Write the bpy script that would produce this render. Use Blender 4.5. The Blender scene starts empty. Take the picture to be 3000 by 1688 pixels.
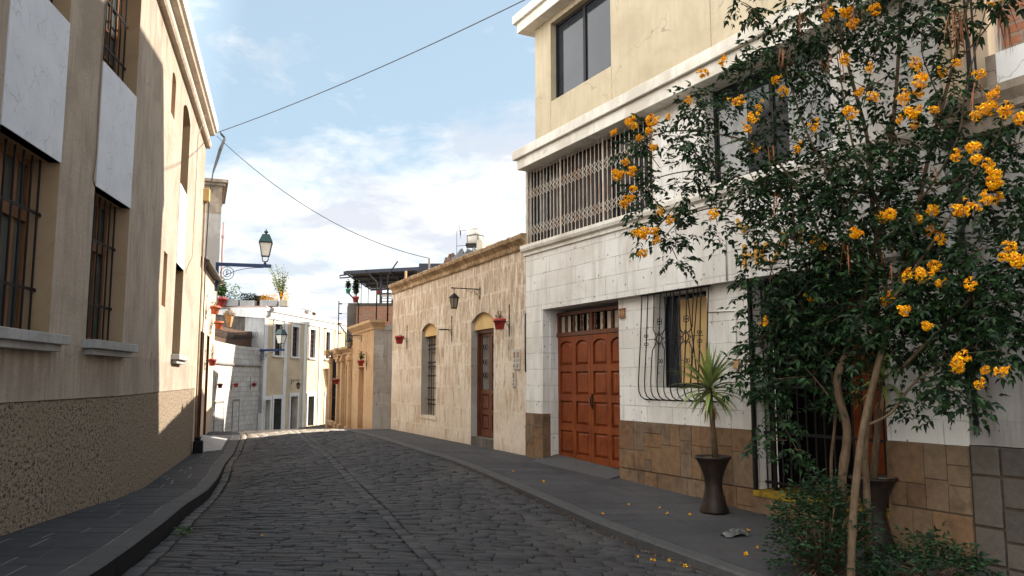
import bpy, bmesh, random
from math import *
from mathutils import Vector, Matrix
random.seed(11)
S = bpy.context.scene
COL = S.collection
# ------------------------------------------------------------------ camera
EYE, FPX, PITCH = 1.65, 2330.0, atan(268 / 2330.0)
cd = bpy.data.cameras.new('camera')
cam = bpy.data.objects.new('camera', cd)
COL.objects.link(cam)
cam.location = (0, 0, EYE)
cam.rotation_euler = (pi / 2 + PITCH, 0, 0)
cd.sensor_width = 36
cd.sensor_fit = 'HORIZONTAL'
cd.lens = FPX / 3000 * 36
cd.clip_end = 2000
S.camera = cam
# ------------------------------------------------------------------ light
SUN_EL = radians(31.0)
SUN_DIR = Vector((0.968 * cos(SUN_EL), 0.25 * cos(SUN_EL), sin(SUN_EL))).normalized()
ld = bpy.data.lights.new('sun', 'SUN')
ld.energy = 4.8
ld.angle = radians(0.6)
ld.color = (1.0, 0.92, 0.80)
sun = bpy.data.objects.new('sun', ld)
COL.objects.link(sun)
sun.rotation_euler = SUN_DIR.to_track_quat('Z', 'Y').to_euler()
S.view_settings.view_transform = 'Standard'
S.view_settings.look = 'None'
S.view_settings.gamma = 1
S.view_settings.exposure = 1.1
# ------------------------------------------------------------------ nodes
def nd(nt, t, props=None, **ins):
    n = nt.nodes.new(t)
    for k, v in (props or {}).items():
        setattr(n, k, v)
    for k, v in ins.items():
        s = n.inputs[int(k[1:])] if k[0] == 'i' and k[1:].isdigit() else n.inputs[k.replace('_', ' ')]
        if isinstance(v, bpy.types.NodeSocket):
            nt.links.new(v, s)
        else:
            s.default_value = v
    return n
def c4(c):
    return (c[0], c[1], c[2], 1)
def ramp(nt, fac, stops, interp='LINEAR'):
    r = nt.nodes.new('ShaderNodeValToRGB')
    r.color_ramp.interpolation = interp
    e = r.color_ramp.elements
    while len(e) < len(stops):
        e.new(0.5)
    for q, (p, c) in zip(e, stops):
        q.position = p
        q.color = c4(c) if not isinstance(c, (int, float)) else (c, c, c, 1)
    nt.links.new(fac, r.inputs[0])
    return r.outputs[0]
def mix(nt, fac, a, b, mode='MIX'):
    m = nt.nodes.new('ShaderNodeMix')
    m.data_type = 'RGBA'
    m.blend_type = mode
    m.clamp_factor = True
    for s, v in ((m.inputs[0], fac), (m.inputs[6], a), (m.inputs[7], b)):
        if isinstance(v, bpy.types.NodeSocket):
            nt.links.new(v, s)
        elif isinstance(v, (int, float)):
            s.default_value = v
        else:
            s.default_value = c4(v)
    return m.outputs[2]
def mth(nt, op, a, b=0.0, c=None):
    kw = dict(i0=a, i1=b)
    if c is not None:
        kw['i2'] = c
    return nd(nt, 'ShaderNodeMath', dict(operation=op), **kw).outputs[0]
def noise(nt, vec, scale, detail=4, rough=0.55, dist=0.0):
    return nd(nt, 'ShaderNodeTexNoise', None, Vector=vec, Scale=scale, Detail=detail, Roughness=rough, Distortion=dist).outputs[0]
def mapping(nt, vec, scale=(1, 1, 1), loc=(0, 0, 0)):
    return nd(nt, 'ShaderNodeMapping', None, Vector=vec, Scale=scale, Location=loc).outputs[0]
# ------------------------------------------------------------------ world
w = bpy.data.worlds.new('World')
S.world = w
w.use_nodes = True
nt = w.node_tree
nt.nodes.clear()
sky = nd(nt, 'ShaderNodeTexSky', dict(sky_type='NISHITA', sun_disc=False, sun_elevation=SUN_EL,
         sun_rotation=atan2(SUN_DIR.x, SUN_DIR.y), air_density=0.9, dust_density=0.8, ozone_density=2.6))
tc = nd(nt, 'ShaderNodeTexCoord').outputs['Generated']
sx = nd(nt, 'ShaderNodeSeparateXYZ', None, Vector=tc)
X, Y, Zc = sx.outputs
den = mth(nt, 'ADD', mth(nt, 'MAXIMUM', Zc, 0.0), 0.22)
px_ = mth(nt, 'DIVIDE', X, den)
py_ = mth(nt, 'DIVIDE', Y, den)
cv = nd(nt, 'ShaderNodeCombineXYZ', None, X=px_, Y=py_, Z=0.0).outputs[0]
n1 = noise(nt, cv, 1.7, 7, 0.58, 0.35)
n2 = noise(nt, mapping(nt, cv, (1, 1, 1), (5.3, 2.1, 0)), 4.5, 6, 0.62, 0.5)
# more cloud low down and towards the right of the street
edge = mth(nt, 'ADD', 0.27, mth(nt, 'MULTIPLY', mth(nt, 'ADD', X, 0.25), 0.22))
low = mth(nt, 'MULTIPLY', mth(nt, 'SUBTRACT', edge, Zc), 2.6)
low = mth(nt, 'MINIMUM', mth(nt, 'MAXIMUM', low, -0.075), 0.185)
cl = mth(nt, 'ADD', mth(nt, 'ADD', mth(nt, 'MULTIPLY', n1, 0.62), mth(nt, 'MULTIPLY', n2, 0.38)), low)
cmask = ramp(nt, cl, [(0.47, 0), (0.57, 0.6), (0.72, 1)])
csh = ramp(nt, noise(nt, cv, 3.1, 6, 0.6, 0.3), [(0.40, (5.9, 6.15, 6.75)), (0.57, (8.9, 8.9, 8.75))])
skyb = mix(nt, 1.0, sky.outputs[0], (1.75, 1.62, 1.42), 'MULTIPLY')
skyb = mix(nt, 0.65, skyb, (4.6, 6.0, 7.0))
col = mix(nt, cmask, skyb, csh)
# added gain: unseen sky behind the camera brightened to fill the right-hand facades
back = nd(nt, 'ShaderNodeVectorMath', dict(operation='DOT_PRODUCT'), i0=tc, i1=(-0.93, -0.34, 0.15)).outputs['Value']
gain = mth(nt, 'ADD', 1.0, mth(nt, 'MULTIPLY', ramp(nt, back, [(0.05, 0), (0.75, 1)]), 2.6))
warm = mix(nt, ramp(nt, back, [(0.05, 0), (0.6, 1)]), col, (10.6, 10.1, 9.4))
col = mix(nt, 0.75, col, warm)
col = nd(nt, 'ShaderNodeVectorMath', dict(operation='SCALE'), i0=col, Scale=gain).outputs[0]
bg = nd(nt, 'ShaderNodeBackground', None, Color=col, Strength=0.066)
nd(nt, 'ShaderNodeOutputWorld', None, Surface=bg.outputs[0])
# ------------------------------------------------------------------ materials
def newmat(name):
    m = bpy.data.materials.new(name)
    m.use_nodes = True
    nt = m.node_tree
    b = nt.nodes['Principled BSDF']
    return m, nt, b
def fin(nt, b, colr, rough=0.8, bump=None, dist=0.01, strength=0.6, metal=0.0, spec=0.3):
    if isinstance(colr, bpy.types.NodeSocket):
        nt.links.new(colr, b.inputs['Base Color'])
    else:
        b.inputs['Base Color'].default_value = c4(colr)
    if isinstance(rough, bpy.types.NodeSocket):
        nt.links.new(rough, b.inputs['Roughness'])
    else:
        b.inputs['Roughness'].default_value = rough
    b.inputs['Metallic'].default_value = metal
    b.inputs['Specular IOR Level'].default_value = spec
    if bump is not None:
        bn = nd(nt, 'ShaderNodeBump', None, Height=bump, Distance=dist, Strength=strength)
        nt.links.new(bn.outputs[0], b.inputs['Normal'])
def uvof(nt):
    return nd(nt, 'ShaderNodeTexCoord').outputs['UV']
def objof(nt):
    return nd(nt, 'ShaderNodeTexCoord').outputs['Object']
def simple(name, a, rough=0.6, metal=0.0, var=0.25, scale=6.0, bump=0.0, spec=0.4, b2=None):
    m, nt, b = newmat(name)
    v = objof(nt)
    f = noise(nt, v, scale, 5, 0.6)
    d = b2 or tuple(x * (1 - var) for x in a)
    l = tuple(min(1, x * (1 + var * 0.6)) for x in a)
    col = ramp(nt, f, [(0.3, d), (0.55, a), (0.75, l)])
    fin(nt, b, col, rough, f if bump else None, 0.004, bump, metal, spec)
    return m
def stucco(name, a, dark, light, grain=140, bump=0.5, dist=0.006, streak=0.5, blotch=0.9, drips=()):
    m, nt, b = newmat(name)
    v = uvof(nt)
    big = noise(nt, v, blotch, 6, 0.62, 0.4)
    st = noise(nt, mapping(nt, v, (5.5, 0.55, 1)), 1.6, 6, 0.65, 0.2)
    mid = noise(nt, v, 7, 5, 0.6)
    fine = noise(nt, v, grain, 3, 0.6)
    rough_n = noise(nt, mapping(nt, v, (1, 0.7, 1)), 26, 5, 0.7)
    col = ramp(nt, big, [(0.38, dark), (0.5, a), (0.62, light)])
    col = mix(nt, mth(nt, 'MULTIPLY', ramp(nt, st, [(0.48, 0), (0.60, 1)]), streak), col, dark)
    col = mix(nt, mth(nt, 'MULTIPLY', ramp(nt, mid, [(0.55, 0), (0.7, 1)]), 0.25), col, light)
    col = mix(nt, 0.35, col, ramp(nt, fine, [(0.3, tuple(x * 0.55 for x in a)), (0.7, a)]))
    zz_ = nd(nt, 'ShaderNodeSeparateXYZ', None, Vector=v).outputs[1]
    for z1_, z0_ in drips:      # rain streaks below sills, grime above the plinth
        fall = nd(nt, 'ShaderNodeMapRange', None, Value=zz_, From_Min=z0_, From_Max=z1_, To_Min=0.0, To_Max=1.0).outputs[0]
        under = mth(nt, 'LESS_THAN', zz_, z1_)
        ds_ = ramp(nt, noise(nt, mapping(nt, v, (9, 0.6, 1), (z1_, 0, 0)), 1.0, 5, 0.65, 0.1), [(0.46, 0), (0.62, 0.75)])
        col = mix(nt, mth(nt, 'MULTIPLY', mth(nt, 'MULTIPLY', fall, under), ds_), col, tuple(x * 0.62 for x in dark))
    wv_ = nd(nt, 'ShaderNodeVectorMath', dict(operation='ADD'), i0=v, i1=nd(nt, 'ShaderNodeVectorMath', dict(operation='SCALE'), i0=nd(nt, 'ShaderNodeTexNoise', None, Vector=v, Scale=3.0, Detail=5.0).outputs[1], Scale=0.5).outputs[0]).outputs[0]
    ck_ = nd(nt, 'ShaderNodeTexVoronoi', dict(feature='DISTANCE_TO_EDGE'), Vector=wv_, Scale=0.8).outputs[0]
    ckm = mth(nt, 'MULTIPLY', ramp(nt, ck_, [(0.0, 1), (0.010, 0)]), ramp(nt, noise(nt, v, 0.9, 3), [(0.5, 0), (0.6, 0.6)]))
    col = mix(nt, ckm, col, tuple(x * 0.4 for x in dark))
    h = mth(nt, 'ADD', mth(nt, 'MULTIPLY', fine, 0.5), rough_n)
    fin(nt, b, col, 0.92, h, dist, bump, spec=0.15)
    return m
M = {}
M['cream'] = stucco('cream_stucco', (0.57, 0.47, 0.375), (0.40, 0.325, 0.255), (0.66, 0.555, 0.45), drips=((2.0, 1.3), (7.9, 6.9)), streak=0.7, bump=1.0, dist=0.03)
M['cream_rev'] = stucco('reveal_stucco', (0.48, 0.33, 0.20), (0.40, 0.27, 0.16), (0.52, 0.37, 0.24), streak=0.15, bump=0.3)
M['yellow'] = stucco('yellow_stucco', (0.47, 0.395, 0.275), (0.38, 0.315, 0.215), (0.52, 0.445, 0.32), drips=((8.7, 7.9),), streak=0.4, bump=0.25)
M['white_paint'] = stucco('white_painted_plaster', (0.72, 0.68, 0.60), (0.50, 0.45, 0.37), (0.79, 0.76, 0.70), streak=0.5, bump=0.3)
M['white_clean'] = stucco('clean_white_plaster', (0.80, 0.79, 0.76), (0.68, 0.66, 0.62), (0.84, 0.83, 0.81), streak=0.25, bump=0.15)
M['far_cream'] = stucco('pale_cream_plaster', (0.63, 0.50, 0.34), (0.54, 0.42, 0.28), (0.70, 0.57, 0.41), streak=0.3, bump=0.2)
M['low_cream'] = stucco('light_cream_plaster', (0.66, 0.54, 0.40), (0.54, 0.43, 0.31), (0.72, 0.61, 0.48), streak=0.25, bump=0.3)
M['grey_plaster'] = stucco('grey_plaster', (0.42, 0.39, 0.36), (0.30, 0.28, 0.26), (0.50, 0.47, 0.44), streak=0.4, bump=0.3)
M['concrete'] = stucco('dark_bare_concrete', (0.105, 0.092, 0.078), (0.062, 0.055, 0.046), (0.17, 0.155, 0.135), streak=0.7, bump=0.6, blotch=0.7)
M['pale_concrete'] = stucco('pale_concrete', (0.42, 0.41, 0.40), (0.28, 0.27, 0.26), (0.52, 0.52, 0.51), streak=0.5, bump=0.5, grain=200)
M['tank_cream'] = stucco('tank_render', (0.50, 0.44, 0.35), (0.40, 0.34, 0.27), (0.56, 0.50, 0.41), streak=0.3, bump=0.2)
M['tympanum'] = stucco('ochre_plaster', (0.63, 0.44, 0.20), (0.52, 0.35, 0.15), (0.67, 0.48, 0.24), streak=0.2, bump=0.3)

def m_pebble():
    m, nt, b = newmat('roughcast_plinth')
    v = uvof(nt)
    a = noise(nt, mapping(nt, v, (1, 1.25, 1)), 19, 8, 0.8, 0.35)
    big = noise(nt, v, 1.1, 5, 0.6)
    vo = nd(nt, 'ShaderNodeTexVoronoi', None, Vector=mapping(nt, v, (1, 1.3, 1)), Scale=30.0).outputs[0]
    base = ramp(nt, big, [(0.3, (0.34, 0.265, 0.19)), (0.7, (0.48, 0.385, 0.285))])
    a = mth(nt, 'ADD', mth(nt, 'MULTIPLY', a, 0.75), mth(nt, 'ADD', mth(nt, 'MULTIPLY', noise(nt, v, 45, 4, 0.7), 0.25), mth(nt, 'MULTIPLY', mth(nt, 'SUBTRACT', big, 0.5), -0.12)))
    pits = ramp(nt, a, [(0.445, 1), (0.49, 0)])
    col = mix(nt, pits, base, (0.06, 0.042, 0.028))
    col = mix(nt, ramp(nt, a, [(0.58, 0), (0.72, 0.55)]), col, (0.50, 0.41, 0.31))
    h = mth(nt, 'SUBTRACT', a, mth(nt, 'MULTIPLY', vo, 0.06))
    fin(nt, b, col, 0.95, h, 0.07, 0.9, spec=0.1)
    return m
M['pebble'] = m_pebble()
def m_marble():
    m, nt, b = newmat('crazed_white_panel')
    v = uvof(nt)
    wv = nd(nt, 'ShaderNodeVectorMath', dict(operation='ADD'), i0=v,
            i1=nd(nt, 'ShaderNodeVectorMath', dict(operation='SCALE'), i0=nd(nt, 'ShaderNodeTexNoise', None, Vector=v, Scale=6.0, Detail=5.0).outputs[1], Scale=0.16).outputs[0]).outputs[0]
    vd = nd(nt, 'ShaderNodeTexVoronoi', dict(feature='DISTANCE_TO_EDGE'), Vector=mapping(nt, wv, (1.35, 1, 1)), Scale=4.2).outputs[0]
    vis = noise(nt, v, 3.2, 3)
    crack = mth(nt, 'MULTIPLY', ramp(nt, vd, [(0.0, 1), (0.012, 0.8), (0.03, 0)]), ramp(nt, vis, [(0.42, 0), (0.62, 1)]))
    base = ramp(nt, noise(nt, v, 2.2, 5), [(0.3, (0.56, 0.585, 0.64)), (0.7, (0.66, 0.68, 0.73))])
    col = mix(nt, mth(nt, 'MULTIPLY', crack, 0.75), base, (0.36, 0.34, 0.36))
    fin(nt, b, col, 0.55, mth(nt, 'SUBTRACT', noise(nt, v, 60, 3), crack), 0.004, 0.4)
    return m
M['marble'] = m_marble()
def m_sillar(name, cA, cB, stain, joint, bw=0.62, bh=0.31, pit=1.0, jw=0.006, jvis=0.75, stainamt=0.3):
    m, nt, b = newmat(name)
    v = uvof(nt)
    wob = nd(nt, 'ShaderNodeTexNoise', None, Vector=v, Scale=2.2, Detail=3.0).outputs[1]
    vv = nd(nt, 'ShaderNodeVectorMath', dict(operation='ADD'), i0=v, i1=nd(nt, 'ShaderNodeVectorMath', dict(operation='SCALE'), i0=wob, Scale=0.018).outputs[0]).outputs[0]
    br = nd(nt, 'ShaderNodeTexBrick', dict(offset=0.5), Vector=vv, Color1=c4((0, 0, 0)), Color2=c4((1, 1, 1)), Mortar=c4((0.5, 0.5, 0.5)),
            Scale=1.0, Mortar_Size=jw, Mortar_Smooth=0.2, Bias=0.0, Brick_Width=bw, Row_Height=bh)
    blk = br.outputs[0]
    jn = br.outputs[1]
    jv = ramp(nt, noise(nt, v, 3.0, 4), [(0.36, 0.15), (0.6, 1)])
    big = noise(nt, v, 0.8, 6, 0.62)
    base = mix(nt, blk, cA, cB)
    base = mix(nt, mth(nt, 'MULTIPLY', ramp(nt, big, [(0.45, 0), (0.60, 1)]), stainamt), base, stain)
    st = noise(nt, mapping(nt, v, (4, 0.5, 1)), 1.3, 5, 0.6)
    base = mix(nt, mth(nt, 'MULTIPLY', ramp(nt, st, [(0.5, 0), (0.6, 1)]), stainamt), base, stain)
    vo = nd(nt, 'ShaderNodeTexVoronoi', dict(feature='F1'), Vector=mapping(nt, vv, (1.3, 0.85, 1)), Scale=11.0, Randomness=1.0)
    sz = nd(nt, 'ShaderNodeSeparateColor', None, Color=vo.outputs[1]).outputs[0]
    thr = mth(nt, 'MULTIPLY', mth(nt, 'SUBTRACT', sz, 0.40), 0.40)
    pm = mth(nt, 'MULTIPLY', ramp(nt, mth(nt, 'SUBTRACT', thr, vo.outputs[0]), [(0.0, 0), (0.03, 1)]), pit)
    col = mix(nt, mth(nt, 'MULTIPLY', mth(nt, 'MULTIPLY', jn, jv), jvis), base, joint)
    col = mix(nt, pm, col, tuple(x * 0.22 for x in stain))
    fine = noise(nt, v, 55, 5, 0.65)
    col = mix(nt, 0.25, col, ramp(nt, fine, [(0.3, tuple(x * 0.6 for x in cA)), (0.7, cB)]))
    h = mth(nt, 'SUBTRACT', mth(nt, 'SUBTRACT', mth(nt, 'MULTIPLY', fine, 0.35), mth(nt, 'MULTIPLY', jn, 0.7)), pm)
    fin(nt, b, col, 0.93, h, 0.012, 0.7, spec=0.12)
    return m
M['sillar'] = m_sillar('white_sillar', (0.64, 0.615, 0.57), (0.73, 0.71, 0.67), (0.44, 0.39, 0.33), (0.22, 0.195, 0.165), jw=0.006, jvis=0.95, stainamt=0.5)
M['sillar_old'] = m_sillar('old_white_sillar', (0.50, 0.47, 0.43), (0.72, 0.69, 0.64), (0.36, 0.31, 0.26), (0.22, 0.19, 0.16), bw=0.36, bh=0.24, jw=0.022, jvis=0.7)
M['sillar_grey'] = m_sillar('grey_pitted_sillar', (0.30, 0.28, 0.26), (0.38, 0.36, 0.34), (0.19, 0.165, 0.145), (0.3, 0.27, 0.24), bw=0.8, bh=0.42, jw=0.006, jvis=0.35, stainamt=0.6)
M['sillar_side'] = m_sillar('rough_grey_sillar', (0.38, 0.34, 0.30), (0.50, 0.46, 0.41), (0.24, 0.18, 0.13), (0.28, 0.24, 0.2), bw=0.7, bh=0.4, jw=0.012, jvis=0.3, stainamt=0.6)
def m_tan(name, cream, tan, deep, orange=0.3):
    m, nt, b = newmat(name)
    v = uvof(nt)
    wob = nd(nt, 'ShaderNodeTexNoise', None, Vector=v, Scale=3.4, Detail=6.0).outputs[1]
    vv = nd(nt, 'ShaderNodeVectorMath', dict(operation='ADD'), i0=v, i1=nd(nt, 'ShaderNodeVectorMath', dict(operation='SCALE'), i0=wob, Scale=0.16).outputs[0]).outputs[0]
    br = nd(nt, 'ShaderNodeTexBrick', dict(offset=0.45), Vector=vv, Color1=c4((0, 0, 0)), Color2=c4((1, 1, 1)), Mortar=c4((0, 0, 0)),
            Scale=1.0, Mortar_Size=0.045, Mortar_Smooth=0.9, Bias=0.0, Brick_Width=0.30, Row_Height=0.52)
    zc = nd(nt, 'ShaderNodeSeparateXYZ', None, Vector=v).outputs[1]
    streak = noise(nt, mapping(nt, v, (13, 1.5, 1)), 1.0, 7, 0.68, 0.25)
    patch = noise(nt, mapping(nt, v, (4.2, 1.5, 1), (3.1, 7.7, 0)), 1.0, 6, 0.6, 0.3)
    big = noise(nt, v, 0.75, 6, 0.6)
    hi = nd(nt, 'ShaderNodeMapRange', None, Value=zc, From_Min=1.2, From_Max=3.9, To_Min=-0.055, To_Max=0.05).outputs[0]
    pk_ = ramp(nt, mth(nt, 'ADD', mth(nt, 'ADD', patch, hi), mth(nt, 'MULTIPLY', br.outputs[0], 0.03)), [(0.50, 0), (0.58, 1)])
    pres = ramp(nt, mth(nt, 'ADD', mth(nt, 'ADD', mth(nt, 'MULTIPLY', br.outputs[0], 0.35), big), mth(nt, 'MULTIPLY', hi, 3.2)), [(0.52, 0), (0.68, 1)])
    inblk = mth(nt, 'MULTIPLY', pres, mth(nt, 'SUBTRACT', 1.0, br.outputs[1]))
    pk_ = mth(nt, 'MAXIMUM', mth(nt, 'MULTIPLY', pk_, 0.8), mth(nt, 'MULTIPLY', inblk, ramp(nt, mth(nt, 'ADD', mth(nt, 'MULTIPLY', streak, 0.6), mth(nt, 'MULTIPLY', patch, 0.4)), [(0.43, 0.0), (0.57, 0.95)])))
    sk_ = ramp(nt, mth(nt, 'ADD', streak, hi), [(0.52, 0), (0.585, 1)])
    mid_ = tuple((x + y) / 2 for x, y in zip(cream, tan))
    col = mix(nt, ramp(nt, big, [(0.40, 0), (0.62, 1)]), cream, mid_)
    col = mix(nt, mth(nt, 'MULTIPLY', pk_, 0.9), col, tan)
    col = mix(nt, mth(nt, 'MULTIPLY', sk_, 0.75), col, mix(nt, pk_, tan, deep))
    jn_ = mth(nt, 'MULTIPLY', br.outputs[1], ramp(nt, noise(nt, v, 2.2, 4), [(0.40, 0), (0.60, 0.6)]))
    col = mix(nt, jn_, col, cream)
    lowd = nd(nt, 'ShaderNodeMapRange', None, Value=mth(nt, 'ADD', zc, mth(nt, 'MULTIPLY', patch, 0.8)), From_Min=0.75, From_Max=0.35, To_Min=0.0, To_Max=0.55).outputs[0]
    col = mix(nt, lowd, col, deep)
    f = mth(nt, 'ADD', mth(nt, 'MULTIPLY', pk_, 0.5), mth(nt, 'MULTIPLY', sk_, 0.5))
    pv = nd(nt, 'ShaderNodeTexVoronoi', None, Vector=mapping(nt, vv, (1.7, 0.5, 1)), Scale=8.0)
    sz = nd(nt, 'ShaderNodeSeparateColor', None, Color=pv.outputs[1]).outputs[0]
    pm = ramp(nt, mth(nt, 'SUBTRACT', mth(nt, 'MULTIPLY', mth(nt, 'SUBTRACT', sz, 0.5), 0.42), pv.outputs[0]), [(0.0, 0), (0.05, 1)])
    col = mix(nt, mth(nt, 'MULTIPLY', pm, 0.8), col, tuple(x * 0.4 for x in deep))
    fine = noise(nt, mapping(nt, v, (2.6, 0.8, 1)), 14, 8, 0.75)
    col = mix(nt, 0.42, col, ramp(nt, fine, [(0.32, tuple(x * 0.75 for x in tan)), (0.68, cream)]))
    h = mth(nt, 'SUBTRACT', mth(nt, 'ADD', mth(nt, 'MULTIPLY', fine, 0.6), mth(nt, 'MULTIPLY', br.outputs[0], 0.25)), mth(nt, 'ADD', pm, mth(nt, 'MULTIPLY', f, 0.6)))
    fin(nt, b, col, 0.94, h, 0.03, 0.8, spec=0.1)
    return m
M['tan'] = m_tan('tan_sillar', (0.77, 0.69, 0.575), (0.41, 0.265, 0.145), (0.17, 0.09, 0.042))
M['orange'] = m_tan('orange_sillar', (0.60, 0.42, 0.255), (0.44, 0.25, 0.12), (0.24, 0.115, 0.05))
M['cornice_tan'] = stucco('weathered_cornice', (0.40, 0.27, 0.15), (0.17, 0.10, 0.05), (0.60, 0.46, 0.30), streak=0.8, bump=0.9, dist=0.02, blotch=2.4)
M['cornice_grey'] = stucco('grey_stone_cornice', (0.33, 0.27, 0.21), (0.20, 0.15, 0.11), (0.42, 0.36, 0.29), streak=0.6, bump=0.8, dist=0.015, blotch=2.0)
def m_island(name, cols, grain=24, rough=0.85, bump=0.7, dist=0.006, stain=0.5, spec=0.25, stain_c=(0.03, 0.02, 0.015), dust=None):
    m, nt, b = newmat(name)
    isl = nd(nt, 'ShaderNodeNewGeometry').outputs['Random Per Island']
    n = len(cols)
    base = ramp(nt, isl, [((i + 0.5) / n, c) for i, c in enumerate(cols)])
    v = objof(nt)
    f = noise(nt, v, grain, 6, 0.65)
    g = noise(nt, v, 3.1, 5, 0.6, 0.3)
    mean = tuple(sum(c[i] for c in cols) / n for i in range(3))
    col = mix(nt, 0.4, base, ramp(nt, f, [(0.3, tuple(x * 0.45 for x in mean)), (0.7, tuple(min(1, x * 1.5) for x in mean))]))
    col = mix(nt, mth(nt, 'MULTIPLY', ramp(nt, g, [(0.5, 0), (0.66, 1)]), stain), col, stain_c)
    if dust:
        dn = noise(nt, mapping(nt, v, (1.0, 0.4, 1)), 0.7, 6, 0.65, 0.4)
        col = mix(nt, ramp(nt, dn, [(0.44, 0), (0.66, 0.75)]), col, dust)
        col = mix(nt, ramp(nt, noise(nt, v, 9.0, 5, 0.7), [(0.58, 0), (0.7, 0.5)]), col, tuple(x * 1.25 for x in dust))
    fin(nt, b, col, rough, f, dist, bump, spec=spec)
    return m
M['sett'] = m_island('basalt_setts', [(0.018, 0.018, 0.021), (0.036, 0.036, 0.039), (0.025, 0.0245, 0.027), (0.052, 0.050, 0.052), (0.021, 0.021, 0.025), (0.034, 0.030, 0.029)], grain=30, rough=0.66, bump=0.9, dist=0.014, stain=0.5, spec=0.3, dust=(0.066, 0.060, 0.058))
M['slab'] = m_island('pavement_slabs', [(0.036, 0.036, 0.041), (0.048, 0.047, 0.051), (0.031, 0.031, 0.037), (0.058, 0.056, 0.058)], grain=14, rough=0.78, bump=0.45, dist=0.005, stain=0.4, spec=0.22, dust=(0.062, 0.059, 0.058))
M['kerb'] = m_island('kerb_stone', [(0.062, 0.060, 0.059), (0.052, 0.051, 0.052)], grain=18, rough=0.75, bump=0.5, stain=0.3, spec=0.35)
M['sunlit_sett'] = m_island('sunlit_tone_setts', [(0.40, 0.355, 0.30), (0.46, 0.41, 0.35), (0.35, 0.31, 0.265)], grain=20, stain=0.3, stain_c=(0.2, 0.17, 0.14))  # sunlit strip at the crest painted as paler stone
M['ashlar'] = m_island('brown_stone_cladding', [(0.20, 0.118, 0.060), (0.10, 0.060, 0.036), (0.17, 0.125, 0.082), (0.125, 0.092, 0.066), (0.23, 0.145, 0.075), (0.145, 0.074, 0.038), (0.19, 0.11, 0.055)], grain=11, rough=0.8, bump=0.6, dist=0.008, stain=0.55, stain_c=(0.05, 0.027, 0.016))
M['ashlar_grey'] = m_island('grey_stone_blocks', [(0.085, 0.074, 0.062), (0.058, 0.051, 0.044), (0.105, 0.09, 0.074)], grain=16, rough=0.85, bump=0.8, dist=0.01, stain=0.5, stain_c=(0.07, 0.055, 0.04))
M['mortar'] = simple('pale_mortar', (0.30, 0.28, 0.25), 0.95, bump=0.5, scale=12)
M['joint_dirt'] = simple('joint_dirt', (0.05, 0.042, 0.034), 0.95, bump=0.6, scale=9, var=0.5)
M['gutter_shade_grime'] = simple('gutter_shade_grime', (0.016, 0.015, 0.014), 0.9, bump=0.6, scale=9, var=0.5, spec=0.15)  # left kerb face: gutter shadow and dirt painted near-black
M['dark_mortar'] = simple('dark_mortar', (0.10, 0.075, 0.05), 0.95, bump=0.5, scale=12)
def m_brick():
    m, nt, b = newmat('raw_brickwork')
    v = uvof(nt)
    wob = nd(nt, 'ShaderNodeTexNoise', None, Vector=v, Scale=7.0, Detail=3.0).outputs[1]
    vv = nd(nt, 'ShaderNodeVectorMath', dict(operation='ADD'), i0=v, i1=nd(nt, 'ShaderNodeVectorMath', dict(operation='SCALE'), i0=wob, Scale=0.02).outputs[0]).outputs[0]
    br = nd(nt, 'ShaderNodeTexBrick', None, Vector=vv, Color1=c4((0.36, 0.115, 0.05)), Color2=c4((0.43, 0.19, 0.11)), Mortar=c4((0.30, 0.255, 0.21)),
            Scale=1.0, Mortar_Size=0.018, Mortar_Smooth=0.3, Bias=0.0, Brick_Width=0.27, Row_Height=0.115)
    f = noise(nt, v, 22, 5, 0.65)
    col = mix(nt, ramp(nt, noise(nt, v, 2.5, 5), [(0.45, 0), (0.7, 0.7)]), br.outputs[0], (0.31, 0.25, 0.20))
    col = mix(nt, 0.3, col, ramp(nt, f, [(0.3, (0.12, 0.06, 0.035)), (0.7, (0.48, 0.27, 0.17))]))
    h = mth(nt, 'SUBTRACT', mth(nt, 'MULTIPLY', f, 0.5), br.outputs[1])
    fin(nt, b, col, 0.92, h, 0.02, 0.8, spec=0.1)
    return m
M['brick'] = m_brick()
def m_wood(name, a, dark, light, rough=0.45, spec=0.4, grain=1.0):
    m, nt, b = newmat(name)
    v = uvof(nt)
    g = noise(nt, mapping(nt, v, (24, 1.3, 1)), 2.2 * grain, 6, 0.6, 0.8)
    big = noise(nt, v, 2.3, 5, 0.6)
    col = ramp(nt, mth(nt, 'ADD', mth(nt, 'MULTIPLY', g, 0.55), mth(nt, 'MULTIPLY', big, 0.45)), [(0.34, dark), (0.5, a), (0.68, light)])
    fin(nt, b, col, ramp(nt, big, [(0.3, rough * 0.8), (0.7, min(1, rough * 1.35))]), g, 0.003, 0.4, spec=spec)
    return m
M['door_red'] = m_wood('varnished_red_wood', (0.165, 0.036, 0.009), (0.060, 0.013, 0.004), (0.25, 0.066, 0.018), spec=0.2)
M['door_brown'] = m_wood('dark_brown_wood', (0.095, 0.032, 0.017), (0.06, 0.019, 0.011), (0.18, 0.06, 0.03), spec=0.25)
M['frame_brown'] = m_wood('window_frame_wood', (0.20, 0.085, 0.035), (0.10, 0.04, 0.018), (0.30, 0.14, 0.06), rough=0.6)
M['door_orange'] = m_wood('orange_brown_wood', (0.40, 0.17, 0.055), (0.28, 0.11, 0.035), (0.50, 0.23, 0.085))
M['wood_light'] = m_wood('weathered_light_wood', (0.42, 0.25, 0.12), (0.26, 0.15, 0.07), (0.52, 0.33, 0.17), rough=0.8)
M['ochre_board'] = m_wood('ochre_board', (0.52, 0.34, 0.145), (0.44, 0.28, 0.115), (0.56, 0.375, 0.17), rough=0.85, grain=0.25)
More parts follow.
